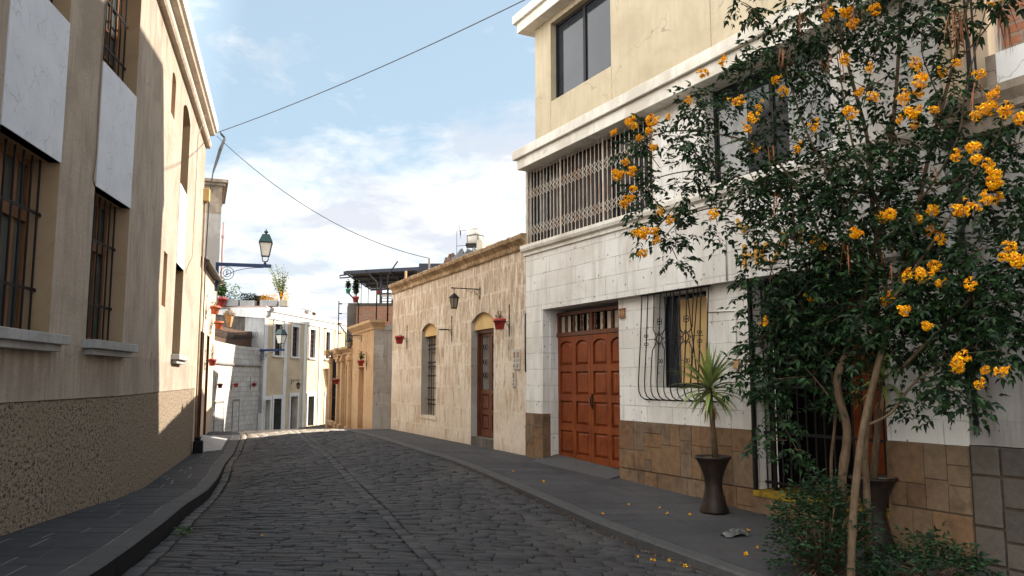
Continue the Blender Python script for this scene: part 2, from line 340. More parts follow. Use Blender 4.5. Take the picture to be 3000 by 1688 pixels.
M['iron'] = simple('black_iron', (0.012, 0.011, 0.011), 0.6, 0.0, 0.4, 30, spec=0.2)
M['steel_navy'] = simple('dark_navy_steel', (0.022, 0.028, 0.055), 0.5, 0.0, 0.3, 10, spec=0.5)
M['blue_paint'] = simple('dark_blue_painted_steel', (0.022, 0.045, 0.115), 0.45, 0.0, 0.3, 12)
M['green_metal'] = simple('dark_green_metal', (0.010, 0.042, 0.038), 0.45, 0.0, 0.35, 14)
M['grille_cream'] = simple('rusty_cream_grille', (0.52, 0.47, 0.40), 0.65, 0.0, 0.2, 5, b2=(0.42, 0.27, 0.16))
M['pot_red'] = simple('red_painted_pot', (0.36, 0.038, 0.028), 0.55, 0.0, 0.3, 14)
M['pot_orange'] = simple('terracotta_pot', (0.55, 0.13, 0.06), 0.7, 0.0, 0.3, 14)
M['pot_green'] = simple('green_plastic_pot', (0.04, 0.30, 0.17), 0.5, 0.0, 0.2, 10)
M['pot_black'] = simple('dark_glazed_planter', (0.014, 0.010, 0.008), 0.55, 0.0, 0.6, 8, b2=(0.04, 0.022, 0.014), bump=0.4, spec=0.25)
M['soil'] = simple('dry_soil', (0.16, 0.125, 0.09), 1.0, 0.0, 0.5, 30, bump=1.0)
M['cable'] = simple('black_cable', (0.015, 0.015, 0.016), 0.6)
M['cable_tan'] = simple('tan_cable', (0.30, 0.22, 0.15), 0.7)
M['cable_blue'] = simple('weathered_dark_cable', (0.06, 0.075, 0.10), 0.6)
M['pipe_white'] = simple('white_conduit', (0.62, 0.60, 0.55), 0.6)
M['pipe_pink'] = simple('pink_pipe', (0.55, 0.36, 0.31), 0.6)
M['yellow_strip'] = simple('yellow_step_paint', (0.25, 0.16, 0.015), 0.85, 0.0, 0.5, 9, b2=(0.08, 0.055, 0.02), spec=0.2)
M['gold_letters'] = simple('gold_painted_wood', (0.52, 0.27, 0.035), 0.6, 0.0, 0.5, 22, b2=(0.25, 0.10, 0.02))
M['tarp'] = simple('black_tarpaulin', (0.035, 0.038, 0.037), 0.55, 0.0, 0.5, 5, spec=0.5)
M['tarp_brown'] = simple('brown_sacking', (0.13, 0.075, 0.055), 0.85, 0.0, 0.4, 6)
M['tank_white'] = simple('cream_plastic_tank', (0.46, 0.42, 0.36), 0.5, 0.0, 0.12, 3)
M['reflection_white'] = simple('white_reflection_paint', (0.78, 0.77, 0.72), 0.6, 0.0, 0.08, 4)  # white that paints a reflection in the entrance door glass
M['meter'] = simple('meter_box_paint', (0.47, 0.42, 0.35), 0.6, 0.0, 0.3, 20)
M['curtain'] = simple('pale_curtain', (0.30, 0.30, 0.29), 0.9, 0.0, 0.3, 4)
M['curtain_pat'] = simple('patterned_curtain', (0.05, 0.04, 0.036), 0.9, 0.0, 0.6, 12, b2=(0.025, 0.012, 0.01))
M['rust'] = simple('rusty_sheet', (0.115, 0.066, 0.042), 0.9, 0.0, 0.5, 7, bump=0.6)
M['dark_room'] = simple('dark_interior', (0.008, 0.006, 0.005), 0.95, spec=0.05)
M['corrugated'] = simple('corrugated_sheet', (0.13, 0.115, 0.10), 0.7, 0.0, 0.4, 6)
M['sheet_light'] = simple('translucent_roof_sheet', (0.62, 0.62, 0.58), 0.5, 0.0, 0.2, 5)
M['bag'] = simple('crumpled_grey_bag', (0.10, 0.105, 0.10), 0.6, 0.0, 0.8, 12, b2=(0.012, 0.012, 0.012))
def glass(name, c, rough=0.06, spec=0.26, coat=0.0):
    m, nt, b = newmat(name)
    v = objof(nt)
    fin(nt, b, ramp(nt, noise(nt, v, 1.3, 3), [(0.35, c), (0.65, tuple(x * 1.7 for x in c))]), rough, noise(nt, v, 0.9, 2), 0.01, 0.05, spec=spec)
    return m
M['glass'] = glass('dark_window_glass', (0.014, 0.017, 0.022))
M['glass_grey'] = glass('greenish_window_glass', (0.05, 0.058, 0.056), 0.15, 0.6)
M['glass_milk'] = glass('milky_lamp_glass', (0.55, 0.53, 0.47), 0.3, 0.5)
M['glass_amber'] = glass('smoky_lantern_glass', (0.15, 0.125, 0.09), 0.25, 0.5)
def leafmat(name, a, b2, under=None, trans=0.25):
    m, nt, b = newmat(name)
    isl = nd(nt, 'ShaderNodeNewGeometry').outputs['Random Per Island']
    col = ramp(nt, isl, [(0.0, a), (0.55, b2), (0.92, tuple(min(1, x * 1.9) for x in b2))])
    fin(nt, b, col, 0.48, spec=0.22)
    tr = nd(nt, 'ShaderNodeBsdfTranslucent', None, Color=col)
    ms = nd(nt, 'ShaderNodeMixShader', None, Fac=trans, i1=b.outputs[0], i2=tr.outputs[0])
    out = [n for n in nt.nodes if n.type == 'OUTPUT_MATERIAL'][0]
    nt.links.new(ms.outputs[0], out.inputs[0])
    return m
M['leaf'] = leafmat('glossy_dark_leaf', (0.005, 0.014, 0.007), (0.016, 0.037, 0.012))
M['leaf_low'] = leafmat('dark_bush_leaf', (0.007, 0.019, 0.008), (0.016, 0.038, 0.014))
M['leaf_light'] = leafmat('yellow_green_leaf', (0.09, 0.13, 0.03), (0.16, 0.19, 0.05))
M['leaf_pot'] = leafmat('pot_plant_leaf', (0.03, 0.08, 0.02), (0.07, 0.13, 0.035))
M['yucca_leaf'] = leafmat('yucca_leaf', (0.075, 0.115, 0.025), (0.16, 0.20, 0.06), trans=0.2)
M['dead_leaf'] = leafmat('dry_leaf', (0.14, 0.075, 0.035), (0.24, 0.14, 0.07))
M['pod'] = leafmat('dry_seed_pod', (0.085, 0.03, 0.012), (0.20, 0.072, 0.026), trans=0.1)
M['pod_green'] = leafmat('green_seed_pod', (0.07, 0.12, 0.02), (0.11, 0.16, 0.04), trans=0.1)
M['flower'] = leafmat('orange_flower', (0.66, 0.22, 0.003), (0.86, 0.37, 0.005), trans=0.25)
M['flower_red'] = leafmat('red_flower', (0.5, 0.05, 0.03), (0.65, 0.1, 0.06))
def m_bark(name, a, d):
    m, nt, b = newmat(name)
    v = objof(nt)
    f = noise(nt, mapping(nt, v, (1, 1, 0.22)), 38, 6, 0.65)
    g = noise(nt, v, 6, 4)
    fin(nt, b, ramp(nt, mth(nt, 'ADD', mth(nt, 'MULTIPLY', f, 0.6), mth(nt, 'MULTIPLY', g, 0.4)), [(0.35, d), (0.6, a)]), 0.9, f, 0.012, 0.8, spec=0.15)
    return m
M['bark'] = m_bark('pale_bark', (0.125, 0.085, 0.052), (0.055, 0.036, 0.022))
M['bark_dark'] = m_bark('dark_bark', (0.13, 0.085, 0.05), (0.06, 0.04, 0.025))
# ------------------------------------------------------------------ geometry helpers
class F:
    """a wall frame: u along the wall, z up, o outwards to the street"""
    def __init__(s, p, ang, side=1):
        s.p = Vector((p[0], p[1], 0))
        s.d = Vector((sin(radians(ang)), cos(radians(ang)), 0))
        s.n = Vector((s.d.y, -s.d.x, 0)) * side
        s.side = side
    def __call__(s, u, z, o=0.0):
        return s.p + s.d * u + s.n * o + Vector((0, 0, z))
    def ang(s):
        return atan2(s.n.y, s.n.x)
class World:
    def __call__(s, u, z, o=0.0):
        return Vector((u, -o, z))
WF = World()
class MB:
    def __init__(s):
        s.v, s.f, s.uv, s.mi, s.sm = [], [], [], [], []
    def vs(s, pts):
        i = len(s.v)
        s.v += [Vector(p) for p in pts]
        return list(range(i, i + len(pts)))
    def face(s, ids, uv=None, m=0, sm=False):
        s.f.append(ids)
        if uv is None:
            uv = []
            for i in ids:
                p = s.v[i]
                uv.append((p.x + p.y, p.z))
        s.uv.append(uv)
        s.mi.append(m)
        s.sm.append(sm)
    def quad(s, fr, c, m=0):
        """c: list of (u,z,o)"""
        ids = s.vs([fr(*q) for q in c])
        us = [q[0] for q in c]; zs = [q[1] for q in c]; os_ = [q[2] for q in c]
        if max(us) - min(us) < 1e-5:
            uv = [(q[2] + q[0], q[1]) for q in c]
        elif max(zs) - min(zs) < 1e-5:
            uv = [(q[0], q[2]) for q in c]
        else:
            uv = [(q[0], q[1]) for q in c]
        s.face(ids, uv, m)
    def box(s, fr, u0, u1, z0, z1, o0, o1, m=0):
        if u0 > u1: u0, u1 = u1, u0
        if o0 > o1: o0, o1 = o1, o0
        ids = s.vs([fr(u, z, o) for o in (o0, o1) for z in (z0, z1) for u in (u0, u1)])
        q = [(u, z, o) for o in (o0, o1) for z in (z0, z1) for u in (u0, u1)]
        for idx, kind in (((0, 1, 3, 2), 0), ((4, 6, 7, 5), 0), ((0, 4, 5, 1), 2), ((2, 3, 7, 6), 2), ((0, 2, 6, 4), 1), ((1, 5, 7, 3), 1)):
            uv = [((q[i][0], q[i][1]) if kind == 0 else (q[i][2] + q[i][0], q[i][1]) if kind == 1 else (q[i][0], q[i][2])) for i in idx]
            s.face([ids[i] for i in idx], uv, m)
    def bar(s, a, b, r, m=0, seg=4, r2=None, sm=False):
        s.tube([a, b], [r, r if r2 is None else r2], seg, m, sm)
    def tube(s, pts, rad, seg=6, m=0, sm=True, cap=True):
        pts = [Vector(p) for p in pts]
        n = len(pts)
        if not isinstance(rad, (list, tuple)):
            rad = [rad] * n
        t0 = (pts[1] - pts[0]).normalized()
        a = Vector((0, 0, 1)) if abs(t0.z) < 0.9 else Vector((1, 0, 0))
        x = t0.cross(a).normalized()
        rings = []
        L = 0
        for i, p in enumerate(pts):
            t = (pts[min(i + 1, n - 1)] - pts[max(i - 1, 0)])
            t = t.normalized() if t.length > 1e-9 else t0
            x = (x - t * x.dot(t))
            x = x.normalized() if x.length > 1e-6 else t.orthogonal().normalized()
            y = t.cross(x)
            off = pi / 4 if seg == 4 else 0
            rings.append(s.vs([p + (x * cos(off + 2 * pi * k / seg) + y * sin(off + 2 * pi * k / seg)) * rad[i] for k in range(seg)]))
        for i in range(n - 1):
            l2 = L + (pts[i + 1] - pts[i]).length
            for k in range(seg):
                k2 = (k + 1) % seg
                s.face([rings[i][k], rings[i][k2], rings[i + 1][k2], rings[i + 1][k]],
                       [(k / seg, L), ((k + 1) / seg, L), ((k + 1) / seg, l2), (k / seg, l2)], m, sm)
            L = l2
        if cap:
            s.face(rings[0][::-1], None, m)
            s.face(rings[-1], None, m)
    def lathe(s, prof, c=(0, 0, 0), seg=16, m=0, sm=True, axis=None, cap=True):
        c = Vector(c)
        rings = [s.vs([c + Vector((r * cos(2 * pi * k / seg), r * sin(2 * pi * k / seg), z)) for k in range(seg)]) for r, z in prof]
        for i in range(len(prof) - 1):
            for k in range(seg):
                k2 = (k + 1) % seg
                s.face([rings[i][k], rings[i][k2], rings[i + 1][k2], rings[i + 1][k]], None, m, sm)
        if cap:
            s.face(rings[0][::-1], None, m)
            s.face(rings[-1], None, m)
    def torus(s, c, R, r, ax, ay, m=0, seg=14, a0=0, a1=2 * pi):
        c, ax, ay = Vector(c), Vector(ax), Vector(ay)
        s.tube([c + (ax * cos(a0 + (a1 - a0) * k / seg) + ay * sin(a0 + (a1 - a0) * k / seg)) * R for k in range(seg + 1)], r, 5, m)
    def profile(s, path, prof, m=0, closed_ends=True):
        """extrude (o,z) profile along plan path of (point, outward normal) with mitres"""
        n = len(path)
        rows = []
        dist = 0
        for i, (p, nn) in enumerate(path):
            p = Vector(p)
            rows.append((s.vs([p + nn * o + Vector((0, 0, z)) for o, z in prof]), dist))
            if i < n - 1:
                dist += (Vector(path[i + 1][0]) - p).length
        arc = [0]
        for a, b in zip(prof, prof[1:]):
            arc.append(arc[-1] + hypot(b[0] - a[0], b[1] - a[1]))
        for (r0, d0), (r1, d1) in zip(rows, rows[1:]):
            for k in range(len(prof) - 1):
                s.face([r0[k], r1[k], r1[k + 1], r0[k + 1]], [(d0, arc[k]), (d1, arc[k]), (d1, arc[k + 1]), (d0, arc[k + 1])], m)
        if closed_ends:
            s.face(rows[0][0], None, m)
            s.face(rows[-1][0][::-1], None, m)
    def wall(s, fr, u0, u1, z0, z1, ops=(), m=0, mr=None, o=0.0, thick=0.55, ends=True):
        mr = m if mr is None else mr
        us = {u0, u1}; zs = {z0, z1}
        for q in ops:
            us |= {q['u0'], q['u1']}; zs |= {max(z0, q['z0']), min(z1, q['z1'] + q.get('rise', 0))}
        us = sorted(x for x in us if u0 - 1e-6 <= x <= u1 + 1e-6); zs = sorted(zs)
        for ua, ub in zip(us, us[1:]):
            for za, zb in zip(zs, zs[1:]):
                um, zm = (ua + ub) / 2, (za + zb) / 2
                if any(q['u0'] < um < q['u1'] and q['z0'] < zm < q['z1'] + q.get('rise', 0) for q in ops):
                    continue
                s.quad(fr, [(ua, za, o), (ub, za, o), (ub, zb, o), (ua, zb, o)], m)
        for q in ops:
            a, b, c, d, r, dp = q['u0'], q['u1'], q['z0'], q['z1'], q.get('rise', 0), q.get('depth', 0.3)
            e = o - dp
            s.quad(fr, [(a, c, o), (a, c, e), (a, d, e), (a, d, o)], mr)
            s.quad(fr, [(b, c, o), (b, d, o), (b, d, e), (b, c, e)], mr)
            if c > z0:
                s.quad(fr, [(a, c, o), (b, c, o), (b, c, e), (a, c, e)], mr)
            if r == 0:
                s.quad(fr, [(a, d, o), (a, d, e), (b, d, e), (b, d, o)], mr)
            else:
                N = 12
                um, hw = (a + b) / 2, (b - a) / 2
                pt = [(um - hw * cos(pi * k / N), d + r * sin(pi * k / N)) for k in range(N + 1)]
                if r < hw * 0.9:   # segmental
                    R = (hw * hw + r * r) / (2 * r); t = asin(hw / R)
                    pt = [(um + R * sin(-t + 2 * t * k / N), d + r - R + R * cos(-t + 2 * t * k / N)) for k in range(N + 1)]
                for (xa, ya), (xb, yb) in zip(pt, pt[1:]):
                    s.quad(fr, [(xa, ya, o), (xb, yb, o), (xb, d + r, o), (xa, d + r, o)], m)
                    s.quad(fr, [(xa, ya, o), (xa, ya, e), (xb, yb, e), (xb, yb, o)], mr)
        if ends:
            for u in (u0, u1):
                s.quad(fr, [(u, z0, o), (u, z1, o), (u, z1, o - thick), (u, z0, o - thick)], m)
            s.quad(fr, [(u0, z1, o), (u1, z1, o), (u1, z1, o - thick), (u0, z1, o - thick)], m)
    def build(s, name, mats, parent=None, bevel=0.0, fix=False):
        if not isinstance(mats, (list, tuple)):
            mats = [mats]
        base = Vector((0, 0, 0))
        q = parent
        while q is not None:
            base += q.location
            q = q.parent
        me = bpy.data.meshes.new(name)
        me.from_pydata([tuple(v - base) for v in s.v], [], s.f)
        for a in mats:
            me.materials.append(M[a] if isinstance(a, str) else a)
        uvl = me.uv_layers.new(name='UVMap')
        flat = [c for uv in s.uv for p in uv for c in p]
        uvl.data.foreach_set('uv', flat)
        me.polygons.foreach_set('material_index', s.mi)
        me.polygons.foreach_set('use_smooth', s.sm)
        if bevel or fix:
            bm = bmesh.new()
            bm.from_mesh(me)
            bmesh.ops.recalc_face_normals(bm, faces=bm.faces)
            if bevel:
                ed = [e for e in bm.edges if len(e.link_faces) == 2 and e.calc_face_angle() > 0.6]
                bmesh.ops.bevel(bm, geom=ed, offset=bevel, segments=1, affect='EDGES', clamp_overlap=True)
            bm.to_mesh(me)
            bm.free()
        me.validate()
        me.update()
        o = bpy.data.objects.new(name, me)
        COL.objects.link(o)
        if parent is not None:
            o.parent = parent
        return o
def tag(o, label, cat, group=None):
    o['label'] = label
    o['category'] = cat
    if group:
        o['group'] = group
    return o
def thing(name, label, cat, loc=(0, 0, 0), group=None):
    o = bpy.data.objects.new(name, None)
    COL.objects.link(o)
    o.empty_display_size = 0.2
    o.location = loc
    return tag(o, label, cat, group)
def struct(o):
    o['kind'] = 'structure'
    return o
def kids(o):
    return [c for c in bpy.data.objects if c.parent == o]
def dup(o, loc=None, rotz=None, label=None, parent=None, scale=None):
    c = o.copy()
    COL.objects.link(c)
    if parent is not None:
        c.parent = parent
    for ch in kids(o):
        dup(ch, parent=c)
    if loc is not None:
        c.location = loc
    if rotz is not None:
        c.rotation_euler = (0, 0, rotz)
    if scale:
        c.scale = (scale,) * 3
    if label:
        c['label'] = label
    return c
def text_mb(txt, size, depth):
    cu = bpy.data.curves.new('lettering', 'FONT')
    cu.body = txt
    cu.size = size
    cu.extrude = depth
    cu.align_x = 'CENTER'
    cu.align_y = 'CENTER'
    o = bpy.data.objects.new('lettering', cu)
    COL.objects.link(o)
    dg = bpy.context.evaluated_depsgraph_get()
    me = bpy.data.meshes.new_from_object(o.evaluated_get(dg))
    mb = MB()
    ids = mb.vs([v.co for v in me.vertices])
    for p in me.polygons:
        mb.face([ids[i] for i in p.vertices])
    bpy.data.objects.remove(o)
    bpy.data.meshes.remove(me)
    bpy.data.curves.remove(cu)
    return mb
def interp(x, tab):
    if x <= tab[0][0]: return tab[0][1]
    for (a, b), (c, d) in zip(tab, tab[1:]):
        if x <= c:
            return b + (d - b) * (x - a) / (c - a)
    return tab[-1][1]
def at(x, y, d):
    """a point of the place seen in direction (x,y) of the photograph at forward distance d"""
    a = (x - 1500) / FPX; v = -(y - 844) / FPX
    ry, rz = cos(PITCH) - sin(PITCH) * v, sin(PITCH) + cos(PITCH) * v
    t = d / ry
    return Vector((a * t, d, EYE + rz * t))
# wall frames of the street
L1 = F((-5.328, 9.723), -8.5)
L2 = F((-5.582, 11.424), -16)
R1 = F((0.276, 15.982), -28.2, -1)
R2 = F((0.276, 15.982), -24.5, -1)
R3 = F((-4.55, 26.2), -21, -1)
FB = F((-13.0, 41.7), 8.5)
# ------------------------------------------------------------------ ground
T_xl = [(-14, -1.2), (0, -2.5), (6.42, -3.32), (7.87, -3.61), (9.46, -4.0), (12.43, -4.78), (15.82, -5.72), (18.63, -6.6), (22.1, -7.55), (24.73, -8.31), (27, -9.2), (34, -11.3), (41, -12.0), (48, -11.2), (70, -8)]
T_xr = [(-14, 10.5), (0, 5.6), (5, 3.6), (7.91, 2.22), (9.87, 1.19), (14.32, -0.6), (16.82, -1.77), (21.69, -3.68), (25, -5.2), (28, -6.3), (33, -8.0), (40, -9.2), (70, -5)]
T_zl = [(-14, .3), (5, .15), (8, .1), (11, 0), (14, -.2), (21, -.28), (24, -.1), (26, -.03), (28, -.14), (34, -.8), (42, -1.75), (70, -3)]
T_zr = [(-14, -.7), (5, -.32), (8, -.21), (10.6, -.09), (16, .15), (25, .13), (27, .03), (34, -.7), (42, -1.65), (70, -3)]
T_kl = [(-14, .19), (9, .19), (12, .17), (16, .10), (19, .04), (22, .02), (70, .03)]
T_kr = [(-14, .12), (9, .11), (12, .08), (15, .045), (17, .02), (70, .02)]
xl = lambda y: interp(y, T_xl)
xr = lambda y: interp(y, T_xr)
zl = lambda y: interp(y, T_zl)
zr = lambda y: interp(y, T_zr)
def zroad(x, y):
    a, b = xl(y), xr(y)
    t = min(1, max(0, (x - a) / (b - a)))
    za, zb = zl(y) - interp(y, T_kl), zr(y) - interp(y, T_kr)
    return za + (zb - za) * t + 0.035 * sin(pi * t)
def xwl(y):
    return L1.p.x + (y - L1.p.y) * tan(radians(-8.5)) if y < 11.424 else L2.p.x - (y - L2.p.y) * tan(radians(16))
def xwr(y):
    if y < 15.982: return R1.p.x - (y - R1.p.y) * tan(radians(28.2))
    return R2.p.x - (y - R2.p.y) * tan(radians(24.5))
g = MB()
xs = [-300, -80, -40, -20, -16] + [-14 + i * 0.7 for i in range(36)] + [14, 20, 40, 80, 300]
ys = [-300, -60, -14] + [-12 + i * 1.0 for i in range(64)] + [60, 100, 300]
idx = {}
for j, y in enumerate(ys):
    for i, x in enumerate(xs):
        idx[i, j] = g.vs([(x, y, zroad(x, min(70, max(-14, y))) - 0.07)])[0]
for j in range(len(ys) - 1):
    for i in range(len(xs) - 1):
        g.face([idx[i, j], idx[i + 1, j], idx[i + 1, j + 1], idx[i, j + 1]])
struct(g.build('ground', 'joint_dirt'))
# cobbled road: every sett a low domed block
RD = [MB(), MB()]
crest = lambda x: 24.45 + (x + 6) * 0.22  # beyond this line sunlight is put into the sett colour
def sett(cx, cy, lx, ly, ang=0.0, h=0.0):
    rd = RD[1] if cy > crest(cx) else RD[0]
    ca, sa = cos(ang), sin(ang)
    j = lambda s: random.uniform(-s, s)
    rings = []
    tx, ty = j(0.007), j(0.035)
    cor = [(-1, -1), (1, -1), (1, 1), (-1, 1)]
    jit = [(j(0.012), j(0.014)) for _ in cor]
    for inset, dz in ((0.0, -0.06), (0.0, -0.011), (0.010, 0.0)):
        r = []
        for (a, b), (q, e) in zip(cor, jit):
            x = a * (lx / 2 - inset) + q
            y = b * (ly / 2 - inset) + e
            gx, gy = cx + x * ca - y * sa, cy + x * sa + y * ca
            r.append((gx, gy, zroad(gx, gy) + dz + h + tx * a + ty * y * 0.6))
        rings.append(rd.vs(r))
    mid = [(cx, cy, zroad(cx, cy) + 0.003 + h)]
    for r0, r1 in zip(rings, rings[1:]):
        for k in range(4):
            rd.face([r0[k], r0[(k + 1) % 4], r1[(k + 1) % 4], r1[k]], None, 0, True)
    c = rd.vs(mid)[0]
    for k in range(4):
        rd.face([rings[2][k], rings[2][(k + 1) % 4], c], None, 0, True)
strip = [(3, 0.95), (8.15, -0.77), (12.39, -2.19), (19.14, -4.49), (29, -8.2)]
y = 4.6
row = 0
while y < 29:
    d = random.uniform(0.095, 0.14)
    wav = 0.05 * sin(y * 0.9)
    sx_ = interp(y + d / 2, strip)
    for x, x1 in ((xl(y) + 0.185, sx_ - 0.078), (sx_ + 0.078, xr(y) - 0.03)):
        while x < x1:
            L = random.uniform(0.20, 0.46)
            if x + L > x1 - 0.12: L = x1 - x
            cx = x + L / 2
            yy = y + d / 2 + wav * sin(cx * 0.8) + 0.02 * sin(cx * 2.3 + y)
            if L > 0.03:
                sett(cx, yy, L - 0.009, d - 0.010, random.uniform(-0.03, 0.03), random.uniform(-0.008, 0.008))
            x += L
    y += d
    row += 1
for off, wd in ((0.0, 0.15),):
    y = 4.6
    while y < 29:
        L = random.uniform(0.28, 0.5)
        cx, cy = interp(y + L / 2, strip) + off, y + L / 2
        dx = interp(y + L, strip) - interp(y, strip)
        sett(cx, cy, wd, L - 0.02, -atan2(dx, L), random.uniform(-0.002, 0.006))
        y += L * 0.98
for off in (0.1,):
    y = 4.6
    while y < 29:
        L = random.uniform(0.25, 0.45)
        dx = xl(y + L) - xl(y)
        sett(xl(y + L / 2) + off, y + L / 2, 0.15, L - 0.02, -atan2(dx, L), random.uniform(-0.006, 0.004))
        y += L
struct(RD[0].build('cobbled_road', 'sett'))
struct(RD[1].build('sunlit_paving', 'sunlit_sett'))
# pavements: mortar bed, slabs and kerbstones
def pavement(side):
    xw, xk, zf = (xwl, xl, zl) if side < 0 else (xwr, xr, zr)
    kt = T_kl if side < 0 else T_kr
    bed, sl, kb = MB(), MB(), MB()
    kw = 0.24 if side < 0 else 0.20
    y1 = 27.5 if side < 0 else 25.0
    sgn = -1 if side < 0 else 1          # wall lies at sgn
    P = lambda y, t, dz: Vector(((xk(y) + sgn * kw) * (1 - t) + (xw(y) + sgn * 0.3) * t, y, zf(y) + dz))
    y = -6.0
    while y < y1:
        r = [bed.vs([P(yy, 0, -0.0025 if side < 0 else -.012), P(yy, 1, -0.0025 if side < 0 else -.012)]) for yy in (y, y + 0.25)]
        bed.face([r[0][0], r[0][1], r[1][1], r[1][0]])
        y += 0.25
    def slab(mb, y0, y1_, ta, tb, gap=0.005, h=0.0):
        W = abs((xk(y0) + sgn * kw) - (xw(y0) + sgn * 0.3))
        gt = gap / max(0.3, W)
        top = [P(y0 + gap, ta + gt, h), P(y0 + gap, tb - gt, h), P(y1_ - gap, tb - gt, h), P(y1_ - gap, ta + gt, h)]
        i = mb.vs(top)
        k = mb.vs([p - Vector((0, 0, 0.04)) for p in top])
        mb.face(i)
        for q in range(4):
            mb.face([i[q], k[q], k[(q + 1) % 4], i[(q + 1) % 4]])
    y = -6.0
    while y < y1:
        d = random.choice((0.34, 0.38, 0.42, 0.5))
        cuts = [0.0]
        t = random.uniform(0.25, 0.6)
        while t < 0.92:
            cuts.append(t)
            t += random.uniform(0.25, 0.55)
        cuts.append(1.0)
        for a, b in zip(cuts, cuts[1:]):
            slab(sl, y, y + d, a, b, random.choice((0.004, 0.006, 0.011)) if side < 0 else random.choice((0.002, 0.004, 0.007)), random.uniform(0.0, 0.002))
        y += d
    y = -6.0
    while y < y1 + 2:
        d = random.uniform(0.7, 1.1)
        q = []
        for yy in (y + 0.004, y + d - 0.004):
            k = interp(yy, kt)
            x0 = xk(yy)
            z = zf(yy)
            q.append(kb.vs([(x0, yy, z - k - 0.1), (x0, yy, z - 0.02), (x0 + sgn * 0.02, yy, z), (x0 + sgn * (kw - 0.006), yy, z), (x0 + sgn * (kw - 0.006), yy, z - 0.1)]))
        for k in range(4):
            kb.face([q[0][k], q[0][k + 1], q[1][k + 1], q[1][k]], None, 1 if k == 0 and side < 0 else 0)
        kb.face(q[0]); kb.face(q[1][::-1])
        y += d
    nm = 'pavement'
    struct(bed.build('pavement_bed', 'mortar'))
    struct(sl.build('pavement', 'slab'))
    struct(kb.build('kerb', ['kerb', 'gutter_shade_grime']))
pavement(-1)
pavement(1)
# ------------------------------------------------------------------ generic building pieces
def window(parent, fr, a, b, c, d, o, nx=2, nz=2, fm='frame_brown', pm='glass', fw=0.06, bw=0.03, rise=0.0, thick=0.05, label=None):
    f = MB()
    f.box(fr, a, a + fw, c, d + rise, o - thick, o)
    f.box(fr, b - fw, b, c, d + rise, o - thick, o)
    f.box(fr, a + fw, b - fw, c, c + fw, o - thick, o)
    f.box(fr, a + fw, b - fw, d - fw, d + rise, o - thick, o)
    for i in range(1, nx):
        u = a + (b - a) * i / nx
        w = bw * (1.6 if nx % 2 == 0 and i == nx // 2 else 1)
        f.box(fr, u - w / 2, u + w / 2, c + fw, d - fw, o - thick * 0.9, o - 0.003)
    for i in range(1, nz):
        z = c + (d - c) * i / nz
        f.box(fr, a + fw, b - fw, z - bw / 2, z + bw / 2, o - thick * 0.8, o - 0.006)
    fo = f.build('window', fm, parent)
    p = MB()
    p.quad(fr, [(a + fw, c + fw, o - thick * 0.6), (b - fw, c + fw, o - thick * 0.6), (b - fw, d - fw, o - thick * 0.6), (a + fw, d - fw, o - thick * 0.6)])
    p.build('pane', pm, fo)
    return fo
def barred(parent, fr, a, b, c, d, o, n, levels, r=0.011, m='iron', ext=0.0, name='window_grille'):
    g = MB()
    for i in range(n):
        u = a + (b - a) * (i + 0.5) / n
        g.bar(fr(u, c, o), fr(u, d, o), r, 0, 6)
    for z in levels:
        g.box(fr, a - ext, b + ext, z - 0.018, z + 0.018, o - 0.006, o + 0.006)
    return g.build(name, m, parent)
def ashlar(mb, fr, u0, u1, z0, z1, o, proud=0.012, mn=0.22, mx=0.62, gap=0.004):
    st = [(u0, u1, z0, z1)]
    while st:
        a, b, c, d = st.pop()
        w, h = b - a, d - c
        if (w > mx or (w > mn * 2.2 and h < w * 1.5 and random.random() < 0.45)) and w > mn * 2:
            m = a + w * random.uniform(0.36, 0.64)
            st += [(a, m, c, d), (m, b, c, d)]
        elif (h > mx or (h > mn * 2.2 and random.random() < 0.45)) and h > mn * 2:
            m = c + h * random.uniform(0.36, 0.64)
            st += [(a, b, c, m), (a, b, m, d)]
        else:
            q = random.uniform(-0.004, 0.004)
            mb.box(fr, a + gap, b - gap, c + gap, d - gap, o - 0.03, o + proud + q)
def core(mb, fr, u0, u1, z0, z1, o0=-0.6, o1=-6.0, m=0):
    mb.box(fr, u0, u1, z0, z1, o1, o0, m)
# ------------------------------------------------------------------ left building
BL = thing('stucco_building', 'two-storey cream stucco building with pebbled plinth, white panels and barred windows along the left pavement', 'building', (-6.5, 12, 0))
wl = MB()
bays = [(.31, 1.70), (-2.21, -.78), (-4.73, -3.3), (-7.25, -5.82)]
ops1 = []
for a, b in bays:
    ops1 += [dict(u0=a, u1=b, z0=2.15, z1=4.13, depth=.36), dict(u0=a, u1=b, z0=5.81, z1=7.47, rise=.2, depth=.36)]
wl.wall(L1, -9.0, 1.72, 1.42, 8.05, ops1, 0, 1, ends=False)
ops2 = [dict(u0=5.25, u1=6.57, z0=2.17, z1=4.08, depth=.36), dict(u0=5.25, u1=6.57, z0=5.79, z1=7.45, rise=.2, depth=.36),
        dict(u0=3.45, u1=3.98, z0=6.74, z1=7.5, rise=.1, depth=.4), dict(u0=3.5, u1=3.98, z0=3.03, z1=4.06, depth=.4)]
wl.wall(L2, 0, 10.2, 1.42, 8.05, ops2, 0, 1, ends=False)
wl.quad(L2, [(10.2, 1.42, 0), (10.2, 8.05, 0), (10.2, 8.05, -.6), (10.2, -1, -.6)], 0)
core(wl, L1, -9.0, 1.6, -1, 8.5, -.6, -7)
core(wl, L2, .15, 10.2, -1, 8.5, -.6, -7)
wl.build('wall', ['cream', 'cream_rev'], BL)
pl = MB()
